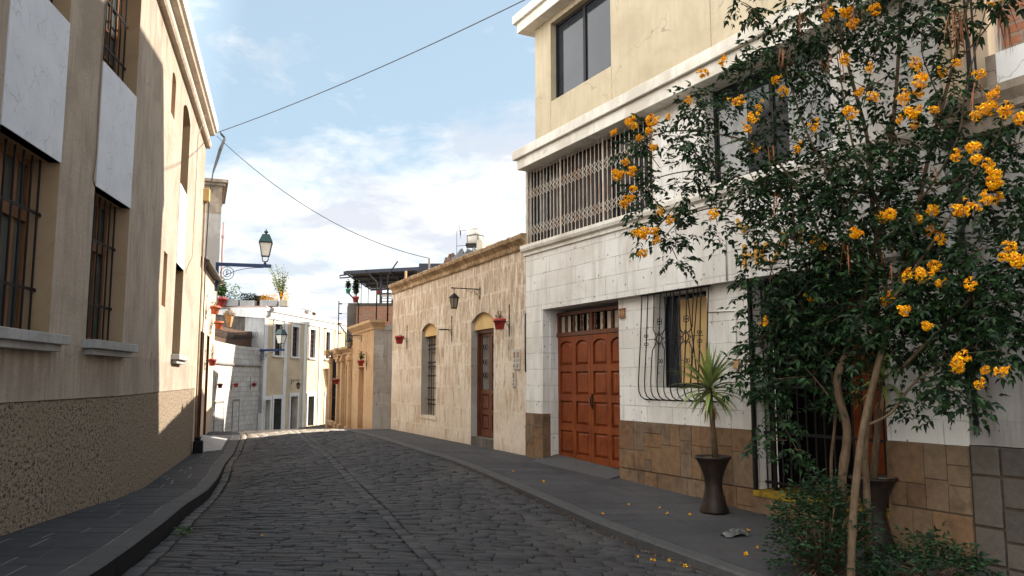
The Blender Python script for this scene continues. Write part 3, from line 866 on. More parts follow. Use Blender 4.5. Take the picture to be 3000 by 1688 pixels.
for fr, a, b in ((L1, -9.0, 1.72), (L2, 0, 10.2)):
    n = max(1, int((b - a) / 0.22))
    rz = [1.405 + random.uniform(-.012, .01) for _ in range(n + 1)]
    for k in range(n):
        ua, ub = a + (b - a) * k / n, a + (b - a) * (k + 1) / n
        za, zb = rz[k], rz[k + 1]
        pl.quad(fr, [(ua, -1, -.012), (ub, -1, -.012), (ub, zb, -.012), (ua, za, -.012)])
        pl.quad(fr, [(ua, za, -.012), (ub, zb, -.012), (ub, 1.425, -.05), (ua, 1.425, -.05)])
        pl.quad(fr, [(ua, 1.42, -.05), (ub, 1.42, -.05), (ub, 1.42, 0.0), (ua, 1.42, 0.0)])
pl.quad(L2, [(10.2, -1, -.012), (10.2, 1.42, -.012), (10.2, 1.42, -.6), (10.2, -1, -.6)])
pl.build('plinth', 'pebble', BL)
pa = None
for fr, lst, zz in ((L1, bays, (4.13, 5.81)), (L2, [(5.25, 6.57)], (4.08, 5.79))):
    for a, b in lst:
        p = MB()
        p.box(fr, a + .004, b - .004, zz[0], zz[1], -.12, .012)
        p.build('marble_panel', 'marble', BL)
for fr, lst in ((L1, bays), (L2, [(5.25, 6.57)])):
    for a, b in lst:
        wz = 2.15 if fr is L1 else 2.17
        s_ = MB()
        s_.box(fr, a - .12, b + .18, wz - .11, wz, -.33, .17)
        s_.box(fr, a - .02, b + .08, wz - .19, wz - .11, -.1, .11)
        s_.build('window_sill', 'pale_concrete', BL, bevel=.006)
        zt = 4.13 if fr is L1 else 4.08
        window(BL, fr, a + .002, b - .002, wz + .002, zt - .002, -.30, 4, 1, 'frame_brown', 'glass_grey', .07, .06)
        tr = MB()
        tr.box(fr, a + .075, b - .075, zt - .72, zt - .58, -.345, -.27)
        tr.build('transom', 'frame_brown', BL)
        barred(BL, fr, a, b, wz, zt, -.17, 7, (wz + .5, wz + 1.36), .012)
        zb = 5.81 if fr is L1 else 5.79
        w_ = window(BL, fr, a + .002, b - .002, zb + .002, 7.46, -.30, 4, 4, 'frame_brown', 'glass_grey', .07, .03, rise=.19)
        barred(BL, fr, a, b, zb, 7.6, -.17, 7, (zb + .42, zb + 1.07), .012)
for c, d in ((6.74, 7.6), (3.03, 4.06)):
    n_ = MB()
    n_.box(L2, 3.44, 3.99, c - .01, d + .01, -.5, -.4)
    n_.build('niche_back', 'cream_rev', BL)
# cornice with two bands
nb = (L1.n + L2.n) / (1 + L1.n.dot(L2.n))
path = [(L1(-9.1, 0), L1.n), (L1(1.72, 0), nb), (L2(10.35, 0), L2.n)]
co = MB()
co.profile(path, [(-.1, 7.98), (.10, 7.98), (.13, 8.03), (.13, 8.12), (.08, 8.15), (.08, 8.16)], 1)
co.profile(path, [(.08, 8.16), (.085, 8.34)], 0)
co.profile(path, [(.085, 8.34), (.2, 8.36), (.22, 8.44)], 1)
co.profile(path, [(.22, 8.44), (.27, 8.46), (.29, 8.54), (.29, 8.66), (.26, 8.7), (-.6, 8.72)], 0)
co.build('cornice', ['white_paint', 'cream'], BL)
cv_ = MB()
cv_.tube([L1(.26, 7.9, .012), L1(.262, 6.5, .014), L1(.25, 5.4, .012), L1(.255, 4.5, .016), L1(.2, 4.2, .014), L1(.28, 4.12, .012)], .008, 5)
tag(cv_.build('cable', 'cable_tan'), 'brown cable running down the edge of the cracked white panel on the cream facade', 'cable')
# ------------------------------------------------------------------ lower house after the stucco building
BH = thing('low_house', 'low pale cream house with brown doors and corrugated roof edge beyond the stucco building', 'house', L2(13, 0))
h_ = MB()
opsh = [dict(u0=10.75, u1=12.35, z0=-1, z1=3.0, depth=.42), dict(u0=13.2, u1=14.1, z0=-1, z1=2.99, depth=.3)]
h_.wall(L2, 10.202, 15.9, -1, 4.82, opsh, 0, 1, ends=True, o=-.02)
core(h_, L2, 10.21, 15.9, -1, 4.8, -.6, -3.5)
h_.build('wall', ['low_cream', 'door_brown'], BH)
d_ = MB()
d_.box(L2, 10.76, 12.34, -.6, 2.98, -.5, -.42)
for k in range(2):
    for z in (.25, 1.2, 2.1):
        d_.box(L2, 10.86 + k * .78, 11.46 + k * .78, z, z + .75, -.42, -.40)
dr = d_.build('door', 'door_orange', BH)
kn = MB(); kn.lathe([(.0, -.03), (.03, -.02), (.03, .02), (0, .03)], L2(11.6, 1.1, -.38), 10); kn.build('handle', 'iron', dr)
d_ = MB(); d_.box(L2, 13.21, 14.09, -.6, 2.98, -.4, -.3)
d_.box(L2, 13.3, 14.0, .3, 1.3, -.3, -.285); d_.box(L2, 13.3, 14.0, 1.45, 2.8, -.3, -.285)
d_.build('door', 'door_brown', BH)
rf = MB()
N = 90
pr = []
for k in range(N + 1):
    u = 10.25 + 5.5 * k / N
    zz = .03 * sin(k * 2 * pi / 3.0)
    pr.append(rf.vs([L2(u, 4.86 + zz, .22), L2(u, 5.42 + zz, -1.1), L2(u, 5.39 + zz, -1.1), L2(u, 4.83 + zz, .22)]))
for a, b in zip(pr, pr[1:]):
    for k in range(4):
        rf.face([a[k], b[k], b[(k + 1) % 4], a[(k + 1) % 4]])
rf.build('roof', 'corrugated', BH)
rp = MB()
i_ = [rp.vs([L2(u, zl(L2(u, 0).y) + .002, .75), L2(u, zl(L2(u, 0).y) + .14, .02), L2(u, -1, .02), L2(u, -1, .75)]) for u in (10.35, 10.6, 12.5, 12.9)]
i_[0] = rp.vs([L2(10.35, -.27, .35), L2(10.35, -.2, .02), L2(10.35, -1, .02), L2(10.35, -1, .35)])
for a, b in zip(i_, i_[1:]):
    rp.face([a[0], b[0], b[1], a[1]]); rp.face([a[3], b[3], b[0], a[0]])
rp.face(i_[0]); rp.face(i_[-1])
rp.build('ramp', 'pale_concrete', BH)
# tall bare party wall behind the low house
PW = thing('party_wall', 'tall grey rendered wall end with rough top and stone cap behind the low cream house', 'wall', (-11, 28, 0))
Fp = F((-10.42, 28.0), -21.5)
p_ = MB()
p_.box(Fp, 0, 3.5, 4, 7.55, -4, 0)
p_.build('wall', 'grey_plaster', PW)
p_ = MB(); p_.box(Fp, -.005, 3.5, 7.55, 8.55, -4, .005); p_.build('rough_top', 'cornice_grey', PW)
p_ = MB(); p_.box(Fp, -.16, 3.6, 8.66, 8.78, -4, .2); p_.box(Fp, -.09, 3.6, 8.55, 8.66, -4, .1); p_.build('cap', 'cornice_grey', PW, bevel=.01)
pk = MB(); pk.bar(Fp(.1, 5.0, .10), Fp(.1, 6.7, .10), .04, 0, 8); pk.bar(Fp(.1, 6.7, .10), Fp(.1, 6.78, .10), .065, 0, 8); pk.bar(Fp(.1, 6.78, .10), Fp(.1, 7.26, .10), .028, 0, 6)
tag(pk.build('vent_pipe', 'pipe_pink'), 'pinkish vent pipe standing beside the tall grey party wall', 'pipe')
# ------------------------------------------------------------------ white corner building with yellow upper floor
HB = thing('corner_building', 'white sillar building with yellow top floor, overhanging ledges, red garage door and brown stone base', 'building', R1(-3, .1))
RV = .12      # set-back of the ground floor window wall
w_ = MB()
w_.wall(R1, -6.0, -3.0, .98, 3.0, [dict(u0=-5.17, u1=-3.95, z0=1.52, z1=2.96, depth=.24)], 0, 0, o=-RV, ends=False)
w_.wall(R1, -8.95, -8.02, .98, 3.0, [], 0, o=-RV, ends=False)
for u in (-3.0, -6.0, -8.02):      # reveals of the garage and of the entrance
    w_.quad(R1, [(u, -.4, -RV), (u, 3.0, -RV), (u, 3.0, -1.3), (u, -.4, -1.3)])
w_.box(R1, -.67, 0, .98, 3.0, -.5, 0)
w_.box(R1, -.69, -.64, -.2, 2.99, -.5, -.16)
w_.quad(R1, [(-.67, 3.0, 0), (-8.95, 3.0, 0), (-8.95, 3.0, -1.4), (-.67, 3.0, -1.4)])
w_.wall(R1, -8.95, 0, 3.0, 4.2, [], 0, ends=True)
ops = [dict(u0=-4.17, u1=-.02, z0=4.35, z1=5.95, depth=.2), dict(u0=-7.58, u1=-5.35, z0=4.42, z1=5.95, depth=.22)]
w_.wall(R1, -8.95, 0.0, 4.2, 6.1, ops, 0, 0, ends=True, o=-.004)
w_.build('wall', 'sillar', HB)
cr = MB()
cr.box(R1, -9.2, -.02, 3.05, 6.2, -8, -.57)
cr.box(R1, -9.2, -.45, 4.3, 8.8, -8, -.75)
cr.box(R1, -9.2, -8.95, -1, 3.1, -8, -.45)
cr.box(R1, -6, -3.0, -1, 3.05, -8, -.6)
cr.build('rear_block', 'grey_plaster', HB)
m_ = MB()
m_.profile([(R1(-8.97, 0), R1.n), (R1(.06, 0), R1.n)], [(-.02, 4.12), (.03, 4.14), (.03, 4.2), (.08, 4.23), (.1, 4.28), (.1, 4.34), (-.3, 4.36)])
m_.build('moulding', 'white_paint', HB)
y_ = MB()
opy = [dict(u0=-3.06, u1=-1.03, z0=7.06, z1=8.66, depth=.17), dict(u0=-5.3, u1=-3.26, z0=8.16, z1=8.66, depth=.17)]
y_.wall(R1, -9.2, -.42, 6.2, 8.85, opy, 0, 0, ends=True, thick=3)
for u, z0, z1 in ((-1.02, 6.3, 7.05), (-3.07, 6.3, 7.05), (-5.55, 6.3, 8.8)):
    y_.box(R1, u - .006, u + .006, z0, z1, -.01, .002, 1)
y_.build('upper_wall', ['yellow', 'cornice_tan'], HB)
# unseen roof block added, set back, to cast the left wall's shadow
t_ = MB()
t_.box(R1, -9.0, -.95, 9.1, 12.0, -4.5, -.9)
t_.box(R1, -9.1, -.85, 11.75, 11.9, -4.6, -.8)
t_.build('shadow_roof_block', 'yellow', HB)
for nm, z in (('ledge', 5.87), ('eave', 8.77)):
    l_ = MB()
    l_.box(R1, -9.2, -.10, z, z + .215, -.5, .25)
    l_.box(R1, -9.2, 0.0, z + .215, z + .40, -.5, .31)
    l_.build(nm, 'white_paint', HB, bevel=.008)
# upper window behind the folding grille
window(HB, R1, -4.16, -.03, 4.36, 5.94, -.13, 7, 1, 'iron', 'glass', .04, .03)
cu = MB()
for k in range(26):
    u = -1.3 - k * .06
    if random.random() < .8:
        cu.quad(R1, [(u, 4.38, -.142 + .01 * (k % 2)), (u - .06, 4.38, -.142 + .01 * ((k + 1) % 2)), (u - .06, 5.8, -.142 + .01 * ((k + 1) % 2)), (u, 5.8, -.142 + .01 * (k % 2))])
cu.build('curtain', 'curtain_pat', HB)
g_ = MB()
u = -.06
us = []
while u > -4.17:
    us.append(u)
    g_.box(R1, u - .0065, u + .0065, 4.36, 5.87, -.022, -.014)
    u -= .128
for z0 in (4.52, 5.28):
    for a, b in zip(us, us[1:]):
        for k in range(2):
            za = z0 + k * .1
            g_.bar(R1(a, za, -.012), R1(b, za + .12, -.012), .0042)
            g_.bar(R1(a, za + .12, -.006), R1(b, za, -.006), .0042)
for k in range(5):                                              # returns round the open end
    o = -.03 - k * .025
    g_.bar(R1(-.03, 4.36, o), R1(-.03, 5.87, o), .01)
for u in (-.05, -1.34, -2.75, -4.15):
    g_.box(R1, u - .018, u + .018, 4.36, 5.87, -.024, -.006)
g_.build('folding_grille', 'grille_cream', HB)
window(HB, R1, -7.57, -5.36, 4.43, 5.94, -.18, 2, 1, 'iron', 'glass', .05, .04)
cu = MB()
for k in range(12):
    u = -6.75 - k * .065
    cu.quad(R1, [(u, 4.5, -.19 + .03 * (k % 2)), (u - .065, 4.5, -.19 + .03 * ((k + 1) % 2)), (u - .065, 5.9, -.19 + .03 * ((k + 1) % 2)), (u, 5.9, -.19 + .03 * (k % 2))])
cu.build('curtain', 'curtain', HB)
cu = MB()
cu.quad(R1, [(-5.45, 4.5, -.205), (-6.0, 4.5, -.205), (-6.0, 5.55, -.205), (-5.45, 5.55, -.205)])
cu.build('curtain', 'curtain', HB)
window(HB, R1, -3.055, -1.035, 7.065, 8.655, -.12, 2, 1, 'iron', 'glass', .05, .05)
window(HB, R1, -5.295, -3.265, 8.165, 8.655, -.12, 2, 1, 'iron', 'glass', .05, .05)
# brown stone base
for u0, u1, zs_, o, back in ((-6.0, -3.0, ((-.35, .21), (.22, .98)), -RV + .02, (-5.995, -3.01, -.5, .975, -.4, -RV)),
                            (-8.95, -8.02, ((-.5, .29), (.3, .98)), -RV + .02, (-8.945, -8.03, -.6, .975, -.4, -RV)),
                            (-.67, 0, ((-.2, 1.0),), 0, (-.68, -.02, -.25, .985, -.3, .004))):
    b_ = MB()
    for z0, z1 in zs_:
        ashlar(b_, R1, u0, u1, z0, z1, o, mn=.17, mx=.52)
    if u0 == -.67:
        b_.box(R1, -.685, -.66, -.2, 1.0, -.2, .0)
    b_.box(R1, *back, 1)
    b_.build('stone_base', ['ashlar', 'dark_mortar'], HB)
# garage door with turned balusters above
o = -.33
gd = MB()
gd.box(R1, -2.99, -.70, .14, 2.46, o - .06, o - .02)
wL = (2.99 - .73) / 2
for leaf in range(2):
    a = -.73 - leaf * wL
    b = a - wL + .008
    xs_ = [a, a - .075, a - .075 - .42, a - .075 - .42 - .13, a - .075 - .42 - .13 - .42, b]
    for q in ((0, 1), (2, 3), (4, 5)):
        gd.box(R1, xs_[q[1]], xs_[q[0]], .15, 2.46, o - .02, o + .02)
    rows = [(.27, .70), (.82, 1.25), (1.37, 1.80), (1.92, 2.38)]
    edges = [(.15, .27), (.70, .82), (1.25, 1.37), (1.80, 1.92), (2.38, 2.46)]
    for q in ((1, 2), (3, 4)):
        u0, u1 = xs_[q[1]], xs_[q[0]]
        for e in edges:
            gd.box(R1, u0, u1, e[0], e[1], o - .02, o + .018)
        for k, (c, d) in enumerate(rows):
            # raised and fielded panel, arched on the top row
            i0 = .0; i1 = .05
            pts = lambda ins, oo: [R1(u0 + ins, c + ins, oo), R1(u1 - ins, c + ins, oo)]
            def outline(ins, oo):
                p = [(u0 + ins, c + ins), (u1 - ins, c + ins)]
                if k == 3:
                    r = .1; um = (u0 + u1) / 2; hw = (u1 - u0) / 2 - ins
                    for t in range(9):
                        an = pi * t / 8
                        p.append((um + hw * cos(an), d - .10 - ins + r * sin(an)))
                else:
                    p += [(u1 - ins, d - ins), (u0 + ins, d - ins)]
                return p
            A, B, C = outline(0.012, 0), outline(.055, 0), outline(.065, 0)
            la = gd.vs([R1(x, z, o - .018) for x, z in A]); lb = gd.vs([R1(x, z, o + .004) for x, z in B])
            nn = len(A)
            for t in range(nn):
                t2 = (t + 1) % nn
                gd.face([la[t], la[t2], lb[t2], lb[t]], [A[t], A[t2], B[t2], B[t]])
            gd.face(lb, B)
            if k == 3:      # spandrels over the arch
                P_ = outline(0.0, 0)[2:]
                for (xa, za), (xb, zb) in zip(P_, P_[1:]):
                    gd.quad(R1, [(xa, za, o + .018), (xb, zb, o + .018), (xb, d, o + .018), (xa, d, o + .018)])
                    gd.quad(R1, [(xa, za, o + .018), (xb, zb, o + .018), (xb, zb, o - .02), (xa, za, o - .02)])
GD = gd.build('garage_door', 'door_red', HB)
hd = MB(); hd.box(R1, -1.93, -1.89, 1.12, 1.4, o + .02, o + .035); hd.tube([R1(-1.91, 1.16, o + .03), R1(-1.91, 1.2, o + .07), R1(-1.91, 1.32, o + .07), R1(-1.91, 1.36, o + .03)], .01)
hd.build('handle', 'iron', GD)
tr = MB()
tr.box(R1, -2.995, -.69, 2.47, 2.545, o - .06, o + .03)
tr.box(R1, -2.995, -.69, 2.87, 2.93, o - .06, o + .02)
for u in (-.72, -1.86, -2.97):
    tr.box(R1, u - .035, u + .035, 2.545, 2.87, o - .05, o + .01)
TR = tr.build('transom', 'door_brown', HB)
for k in range(8):
    ba = MB()
    u = -.98 - k * .265 + (.07 if k > 3 else 0)
    if abs(u + 1.86) < .06: continue
    c = R1(u, 2.545, o - .02)
    ba.lathe([(.022, 0), (.026, .03), (.014, .06), (.026, .12), (.028, .17), (.014, .22), (.024, .26), (.016, .29), (.022, .325)], c, 10)
    ba.build('baluster', 'door_brown', TR)
bk = MB(); bk.quad(R1, [(-2.99, 2.54, o - .055), (-.7, 2.54, o - .055), (-.7, 2.9, o - .055), (-2.99, 2.9, o - .055)])
for k in range(10):
    u = -.8 - k * .22
    bk.box(R1, u - .07, u + .03, 2.55, 2.86, o - .052, o - .045, 1)
bk.build('pane', ['dark_room', 'tank_cream'], TR)
st = MB()
i_ = [st.vs([R1(u, z - .3, .5), R1(u, z, .28), R1(u, z + .12, -.28), R1(u, z + .12, -.5), R1(u, z - .3, -.5)]) for u, z in ((-.62, .11), (-1.8, .055), (-3.0, .0))]
for a, b in zip(i_, i_[1:]):
    for k in range(4): st.face([a[k], b[k], b[k + 1], a[k + 1]])
st.face(i_[-1])
st.face(i_[0])
st.build('garage_ramp', 'kerb', HB)
# ground floor window: dark opening, ochre board, belly grille
window(HB, R1, -5.165, -3.955, 1.525, 2.955, -.33, 2, 1, 'iron', 'glass', .03, .03)
ob = MB()
for k in range(4):
    ob.box(R1, -4.36 - (k + 1) * .2, -4.365 - k * .2, 1.6, 2.88, -.325, -.305)
ob.build('ochre_board', 'ochre_board', HB)
bg_ = MB()
def belly(u, du0=0, du1=0):
    o0 = -RV
    return [R1(u + du0, 2.99, o0 + .07), R1(u, 2.2, o0 + .12), R1(u + du1, 1.62, o0 + .17), R1(u + du1, 1.47, o0 + .165), R1(u + du1, 1.39, o0 + .13), R1(u + du1, 1.345, o0 + .06), R1(u + du1, 1.335, o0)]
for k in range(11):
    u = -3.74 - k * .155
    if k in (2, 4, 6, 8):      # bowed pairs round the rosettes
        s_ = -.05 if k in (2, 6) else .05
        q = belly(u)
        bg_.tube([R1(u, 2.99, -RV + .07), R1(u + s_ * .3, 2.6, -RV + .1), R1(u + s_ * .2, 2.42, -RV + .11), R1(u + s_ * 1.6, 2.34, -RV + .115)], .009, 6)
        bg_.tube([R1(u + s_ * 1.6, 2.2, -RV + .12), R1(u + s_ * .2, 2.1, -RV + .13), R1(u, 1.95, -RV + .145)] + q[2:], .009, 6)
    else:
        bg_.tube(belly(u), .010, 6)
for c in (-3.74 - 3 * .155, -3.74 - 7 * .155):
    for z in (2.27,):
        bg_.torus(R1(c, z, -RV + .115), .065, .008, R1.d, (0, 0, 1))
        for k in range(8):
            an = k * pi / 4
            bg_.torus(R1(c + .085 * cos(an), z + .085 * sin(an), -RV + .115), .022, .006, R1.d, (0, 0, 1), seg=8)
    for z in (2.52, 2.56, 1.93):
        for s_ in (-1, 1):
            bg_.torus(R1(c + s_ * .03, z, -RV + .1), .026, .006, R1.d, (0, 0, 1), seg=8)
for u in (-3.74 - .155, -3.74 - 5 * .155, -3.74 - 9 * .155):
    for s_ in (-1, 1):
        for z in (2.2, 2.33):
            bg_.torus(R1(u + s_ * .025, z, -RV + .12), .022, .006, R1.d, (0, 0, 1), seg=8)
bg_.bar(R1(-3.9, 2.27, -RV + .115), R1(-4.14, 2.27, -RV + .115), .007)
bg_.bar(R1(-4.27, 2.28, -RV + .115), R1(-4.76, 2.28, -RV + .115), .007)
bg_.bar(R1(-4.89, 2.28, -RV + .115), R1(-5.2, 2.28, -RV + .115), .007)
for a, b in ((-4.4, -4.62), (-4.62, -4.4), (-4.78, -5.0), (-5.02, -4.84)):      # straight diagonals inside the belly
    bg_.bar(R1(a, 2.98, -RV + .03), R1(b, 1.6, -RV + .06), .009, 0, 6)
for z, oo in ((1.335, 0), (2.985, .07)):
    bg_.bar(R1(-3.70, z, -RV + oo), R1(-5.33, z, -RV + oo), .011, 0, 6)
bg_.build('window_grille', 'iron', HB)
# hotel entrance: black gate, panelled door, yellow edged step
en = MB()
en.box(R1, -8.02, -6.0, -.6, .13, -1.3, -RV + .03)
ashlar(en, R1, -8.02, -6.0, -.5, .12, -RV + .03, mx=.7)
en.box(R1, -8.02, -6.0, .13, .205, -1.3, -RV + .045, 1)
en.build('entrance_step', ['ashlar', 'yellow_strip'], HB)
ed = MB()
o = -.95
ed.box(R1, -8.0, -6.9, .21, 2.95, o - .06, o)
for a in (-6.98, -7.5):
    for z0, z1 in ((.35, .95), (1.1, 1.7), (1.85, 2.6)):
        ed.box(R1, a - .42, a - .06, z0, z1, o, o + .02)
ED = ed.build('door', 'door_red', HB)
dk = MB(); dk.box(R1, -6.9, -6.0, .21, 3, -1.28, -1.2); dk.box(R1, -6.06, -5.995, .21, 2.995, -1.19, -.42); dk.box(R1, -8.02, -6.06, 2.95, 2.995, -1.19, -.42); dk.build('dark_hall', 'dark_room', HB)  # near-black lining paints the shade inside the entrance
nt_ = MB(); nt_.box(R1, -7.28, -7.12, 2.02, 2.38, o + .02, o + .03); nt_.build('pane_reflection', 'reflection_white', ED)  # white slip paints the bright reflection in the door's small window
gt = MB()
for k in range(15):
    u = -6.05 - k * .138
    gt.bar(R1(u, .21, -.30), R1(u, 2.97, -.30), .011, 0, 6)
for z in (.3, .95, 1.55, 2.55, 2.9):
    gt.box(R1, -8.0, -6.02, z - .018, z + .018, -.315, -.285)
gt.box(R1, -6.04, -6.0, .2, 3.0, -RV - .02, -RV + .03)
gt.box(R1, -6.22, -6.18, .2, 3.0, -.33, -.27)
gt.box(R1, -6.22, -6.0, 1.38, 1.44, -.3, -RV + .02)
gt.build('entrance_gate', 'iron', HB)
pg = MB(); pg.box(R1, -6.245, -6.235, .25, 2.2, -.3, -.29); pg.build('gate_edge', 'pipe_white', HB)
tube = MB(); tube.tube([R1(-5.73, 3.01, .012), R1(-5.73, 4.12, .012)], .012, 6)
tag(tube.build('conduit', 'pipe_white'), 'thin painted conduit running up the white sillar band beside the gold letters', 'conduit')
cd_ = MB(); cd_.tube([R1(-5.2, 2.62, -RV + .01), R1(-5.74, 2.60, -RV + .01), R1(-5.75, 2.58, -RV + .01), R1(-5.75, 1.93, -RV + .01)], .009, 6)
tag(cd_.build('conduit', 'pipe_white'), 'bent white conduit leading down the wall to the entrance camera box', 'conduit')
bx = thing('door_bell', 'small brown and steel bell box on the white wall between window grille and entrance', 'door bell', R1(-5.75, 1.86, -RV))
q = MB(); q.box(R1, -5.8, -5.7, 1.80, 1.92, -RV, -RV + .04); q.build('box', 'wood_light', bx)
q = MB(); q.tube([R1(-5.69, 1.87, -RV + .03), R1(-5.66, 1.87, -RV + .09)], .025, 10); q.build('lens', 'grey_plaster', bx)
# house number
hn = thing('house_number', 'small brown plaque reading 115 beside the garage door', 'number plate', R1(-3.12, 2.75, -RV))
q = MB(); q.box(R1, -3.2, -3.04, 2.68, 2.83, -RV, -RV + .02)
q.box(R1, -3.205, -3.035, 2.675, 2.695, -RV, -RV + .03); q.box(R1, -3.205, -3.035, 2.815, 2.835, -RV, -RV + .03)
q.build('plaque', 'frame_brown', hn)
def letters(txt, fr, u, z, o, size, depth, m, name, parent, tilt=0.0, sy=1.0):
    t = text_mb(txt, size, depth)
    c, s_ = cos(tilt), sin(tilt)
    # reading direction as seen from the street
    sg = -1 if fr.side < 0 else 1
    out = MB()
    ids = out.vs([fr(u + sg * (p.x * c - p.y * sy * s_), z + p.x * s_ + p.y * sy * c, o + p.z) for p in t.v])
    for f in t.f:
        out.face(f)
    return out.build(name, m, parent)
letters('115', R1, -3.12, 2.755, -RV + .022, .1, .004, 'ochre_board', 'number', hn)
for txt, u, z, tilt, sz, lab in (('L', -6.07, 3.74, .52, .34, 'tilted gold letter L on the white sillar band, upper left of the sign'),
                                 ('H', -6.2, 3.285, .0, .46, 'large gold letter H on the white sillar band'),
                                 ('O', -6.53, 3.27, .0, .42, 'gold letter O right after the letter H, half hidden by leaves'),
                                 ('E', -6.78, 3.42, .0, .26, 'gold letter E behind the leaves right of the letter O'),
                                 ('T', -7.04, 3.40, .0, .26, 'gold letter T deepest in the leaves of the sign')):
    lo = letters(txt, R1, u, z, .02, sz, .018, 'gold_letters', 'sign_letter', None, tilt)
    tag(lo, lab, 'letter', 'gold sign letters on the white building')
# ------------------------------------------------------------------ grey sillar house nearest the camera
GH = thing('grey_house', 'grey pitted sillar house with stone block base and brick storey at right edge', 'house', R1(-11, -.3))
q = MB(); q.wall(R1, -13, -8.95, 1.0, 4.3, [], 0, o=-.14, ends=False); core(q, R1, -13, -8.96, -2, 4.4, -.5, -7)
q.build('wall', 'sillar_grey', GH)
q = MB()
u = -8.95
random.seed(5)
while u > -12.9:
    ashlar(q, R1, u - 1.5, u, -.9, 1.0, -.14, mn=.24, mx=.62, proud=.03, gap=.013)
    u -= 1.5
q.box(R1, -13, -8.95, -2, .99, -.45, -.15, 1)
q.build('block_base', ['ashlar_grey', 'dark_mortar'], GH, bevel=.006)
q = MB()
q.profile([(R1(-13, 0), R1.n), (R1(-8.93, 0), R1.n)], [(-.2, 4.10), (-.04, 4.12), (-.02, 4.2), (.0, 4.24), (.05, 4.27), (.06, 4.33), (.09, 4.36), (.14, 4.42), (.14, 4.5), (-.5, 4.52)])
q.build('cornice', 'cornice_grey', GH)
q = MB(); q.box(R1, -13, -9.46, 4.5, 4.93, -.4, -.16); q.build('parapet', 'white_clean', GH)
q = MB(); q.box(R1, -13, -9.4, 4.5, 9.5, -1.2, -.42); q.build('brick_storey', 'brick', GH)
q = MB(); q.box(R1, -9.46, -9.36, 4.5, 4.92, -.5, -.15); q.build('pier', 'cornice_grey', GH)
q = MB(); q.box(R1, -9.22, -8.96, 4.36, 8.8, -.6, -.03); q.box(R1, -9.1, -9.085, 4.4, 8.8, -.03, -.022, 1); q.build('side_strip', ['far_cream', 'cornice_tan'], HB)
wr = MB()
for k, (a, b) in enumerate(((-9.25, -9.32), (-9.3, -9.3), (-9.34, -9.28), (-9.38, -9.36))):
    wr.tube([R1(a, 8.6, .0), R1((a + b) / 2 + .02, 6.2, .01), R1(b, 4.6, .02), R1(-9.05 - k * .012, 4.1, .03), R1(-9.02 - k * .015, 2.8, -.1), R1(-9.03 - k * .012, 1.1, -.1)], .012, 5)
tag(wr.build('cable', 'cable'), 'bundle of black cables running down the joint between white building and grey house', 'cable')
wr = MB()
for k in range(2):
    wr.tube([R1(-9.04, 4.1, -.08), R1(-9.3, 4.14 + .02 * k, -.07), R1(-10.5, 4.10, -.07), R1(-13, 4.12, -.06)], .011, 5)
tag(wr.build('cable', 'cable'), 'black cable strung under the grey house cornice', 'cable')
# ------------------------------------------------------------------ tan sillar house
TH = thing('tan_house', 'weathered single-storey tan sillar house with moulded cornice, arched window and arched brown door', 'house', R2(4.5, .13))
q = MB()
opt = [dict(u0=5.56, u1=6.80, z0=.68, z1=3.0, rise=.17, depth=.34), dict(u0=1.70, u1=3.05, z0=-.5, z1=2.98, rise=.2, depth=.32)]
q.wall(R2, 0, 9.74, -1, 4.36, opt, 0, 1, o=-.03, ends=False)
# end wall follows the alley
e0 = R2(9.74, 0, -.03)
Ee = F((e0.x, e0.y), 74.5, 1)
q.quad(Ee, [(0, -1, 0), (7.5, -1, 0), (7.5, 4.36, 0), (0, 4.36, 0)])
f_ = [R2(0.0, 0, -.03), R2(9.74, 0, -.03), Ee(7.5, 0), R2(0.0, 0, -7.2)]
i_ = q.vs([p + Vector((0, 0, 4.30)) for p in f_]); q.face(i_)
i_ = q.vs([f_[2] + Vector((0, 0, z)) for z in (-1, 4.3)] + [f_[3] + Vector((0, 0, z)) for z in (4.3, -1)]); q.face(i_)
q.build('wall', ['tan', 'sillar_side'], TH)
q = MB()
ne = (R2.n + Ee.n * -1) if False else None
rag = lambda fr, a, b, z=.012: [(fr(a + (b - a) * k / 60, random.uniform(-z, z) * (0 < k < 60), random.uniform(-z, z) * (0 < k < 60)), fr.n * random.uniform(.92, 1.06)) for k in range(61)]
q.profile(rag(R2, -.02, 9.78), [(-.05, 4.30), (.01, 4.31), (.03, 4.35), (.0, 4.37), (.01, 4.42), (.06, 4.47), (.11, 4.51), (.13, 4.58), (.10, 4.61), (-.5, 4.62)])
nE = (Ee.p - Ee(0, 0)).normalized()
q.build('cornice', 'cornice_tan', TH)
for a, b, c, r in ((5.56, 6.80, 2.83, .17), (1.70, 3.05, 2.80, .2)):
    t = MB(); t.box(R2, a + .002, b - .002, c, 3.25, -.3, -.12 if a > 5 else -.11); t.build('tympanum', 'tympanum', TH)
wn = window(TH, R2, 5.57, 6.79, .69, 2.82, -.32, 3, 5, 'sillar_side', 'tank_cream', .04, .02)
barred(TH, R2, 5.58, 6.78, .69, 2.82, -.22, 6, (.98, 1.1, 1.42, 1.75, 2.0, 2.12, 2.48, 2.6), .009)
sl_ = MB(); sl_.box(R2, 5.5, 6.86, .60, .685, -.3, -.015); sl_.build('window_sill', 'tan', TH)
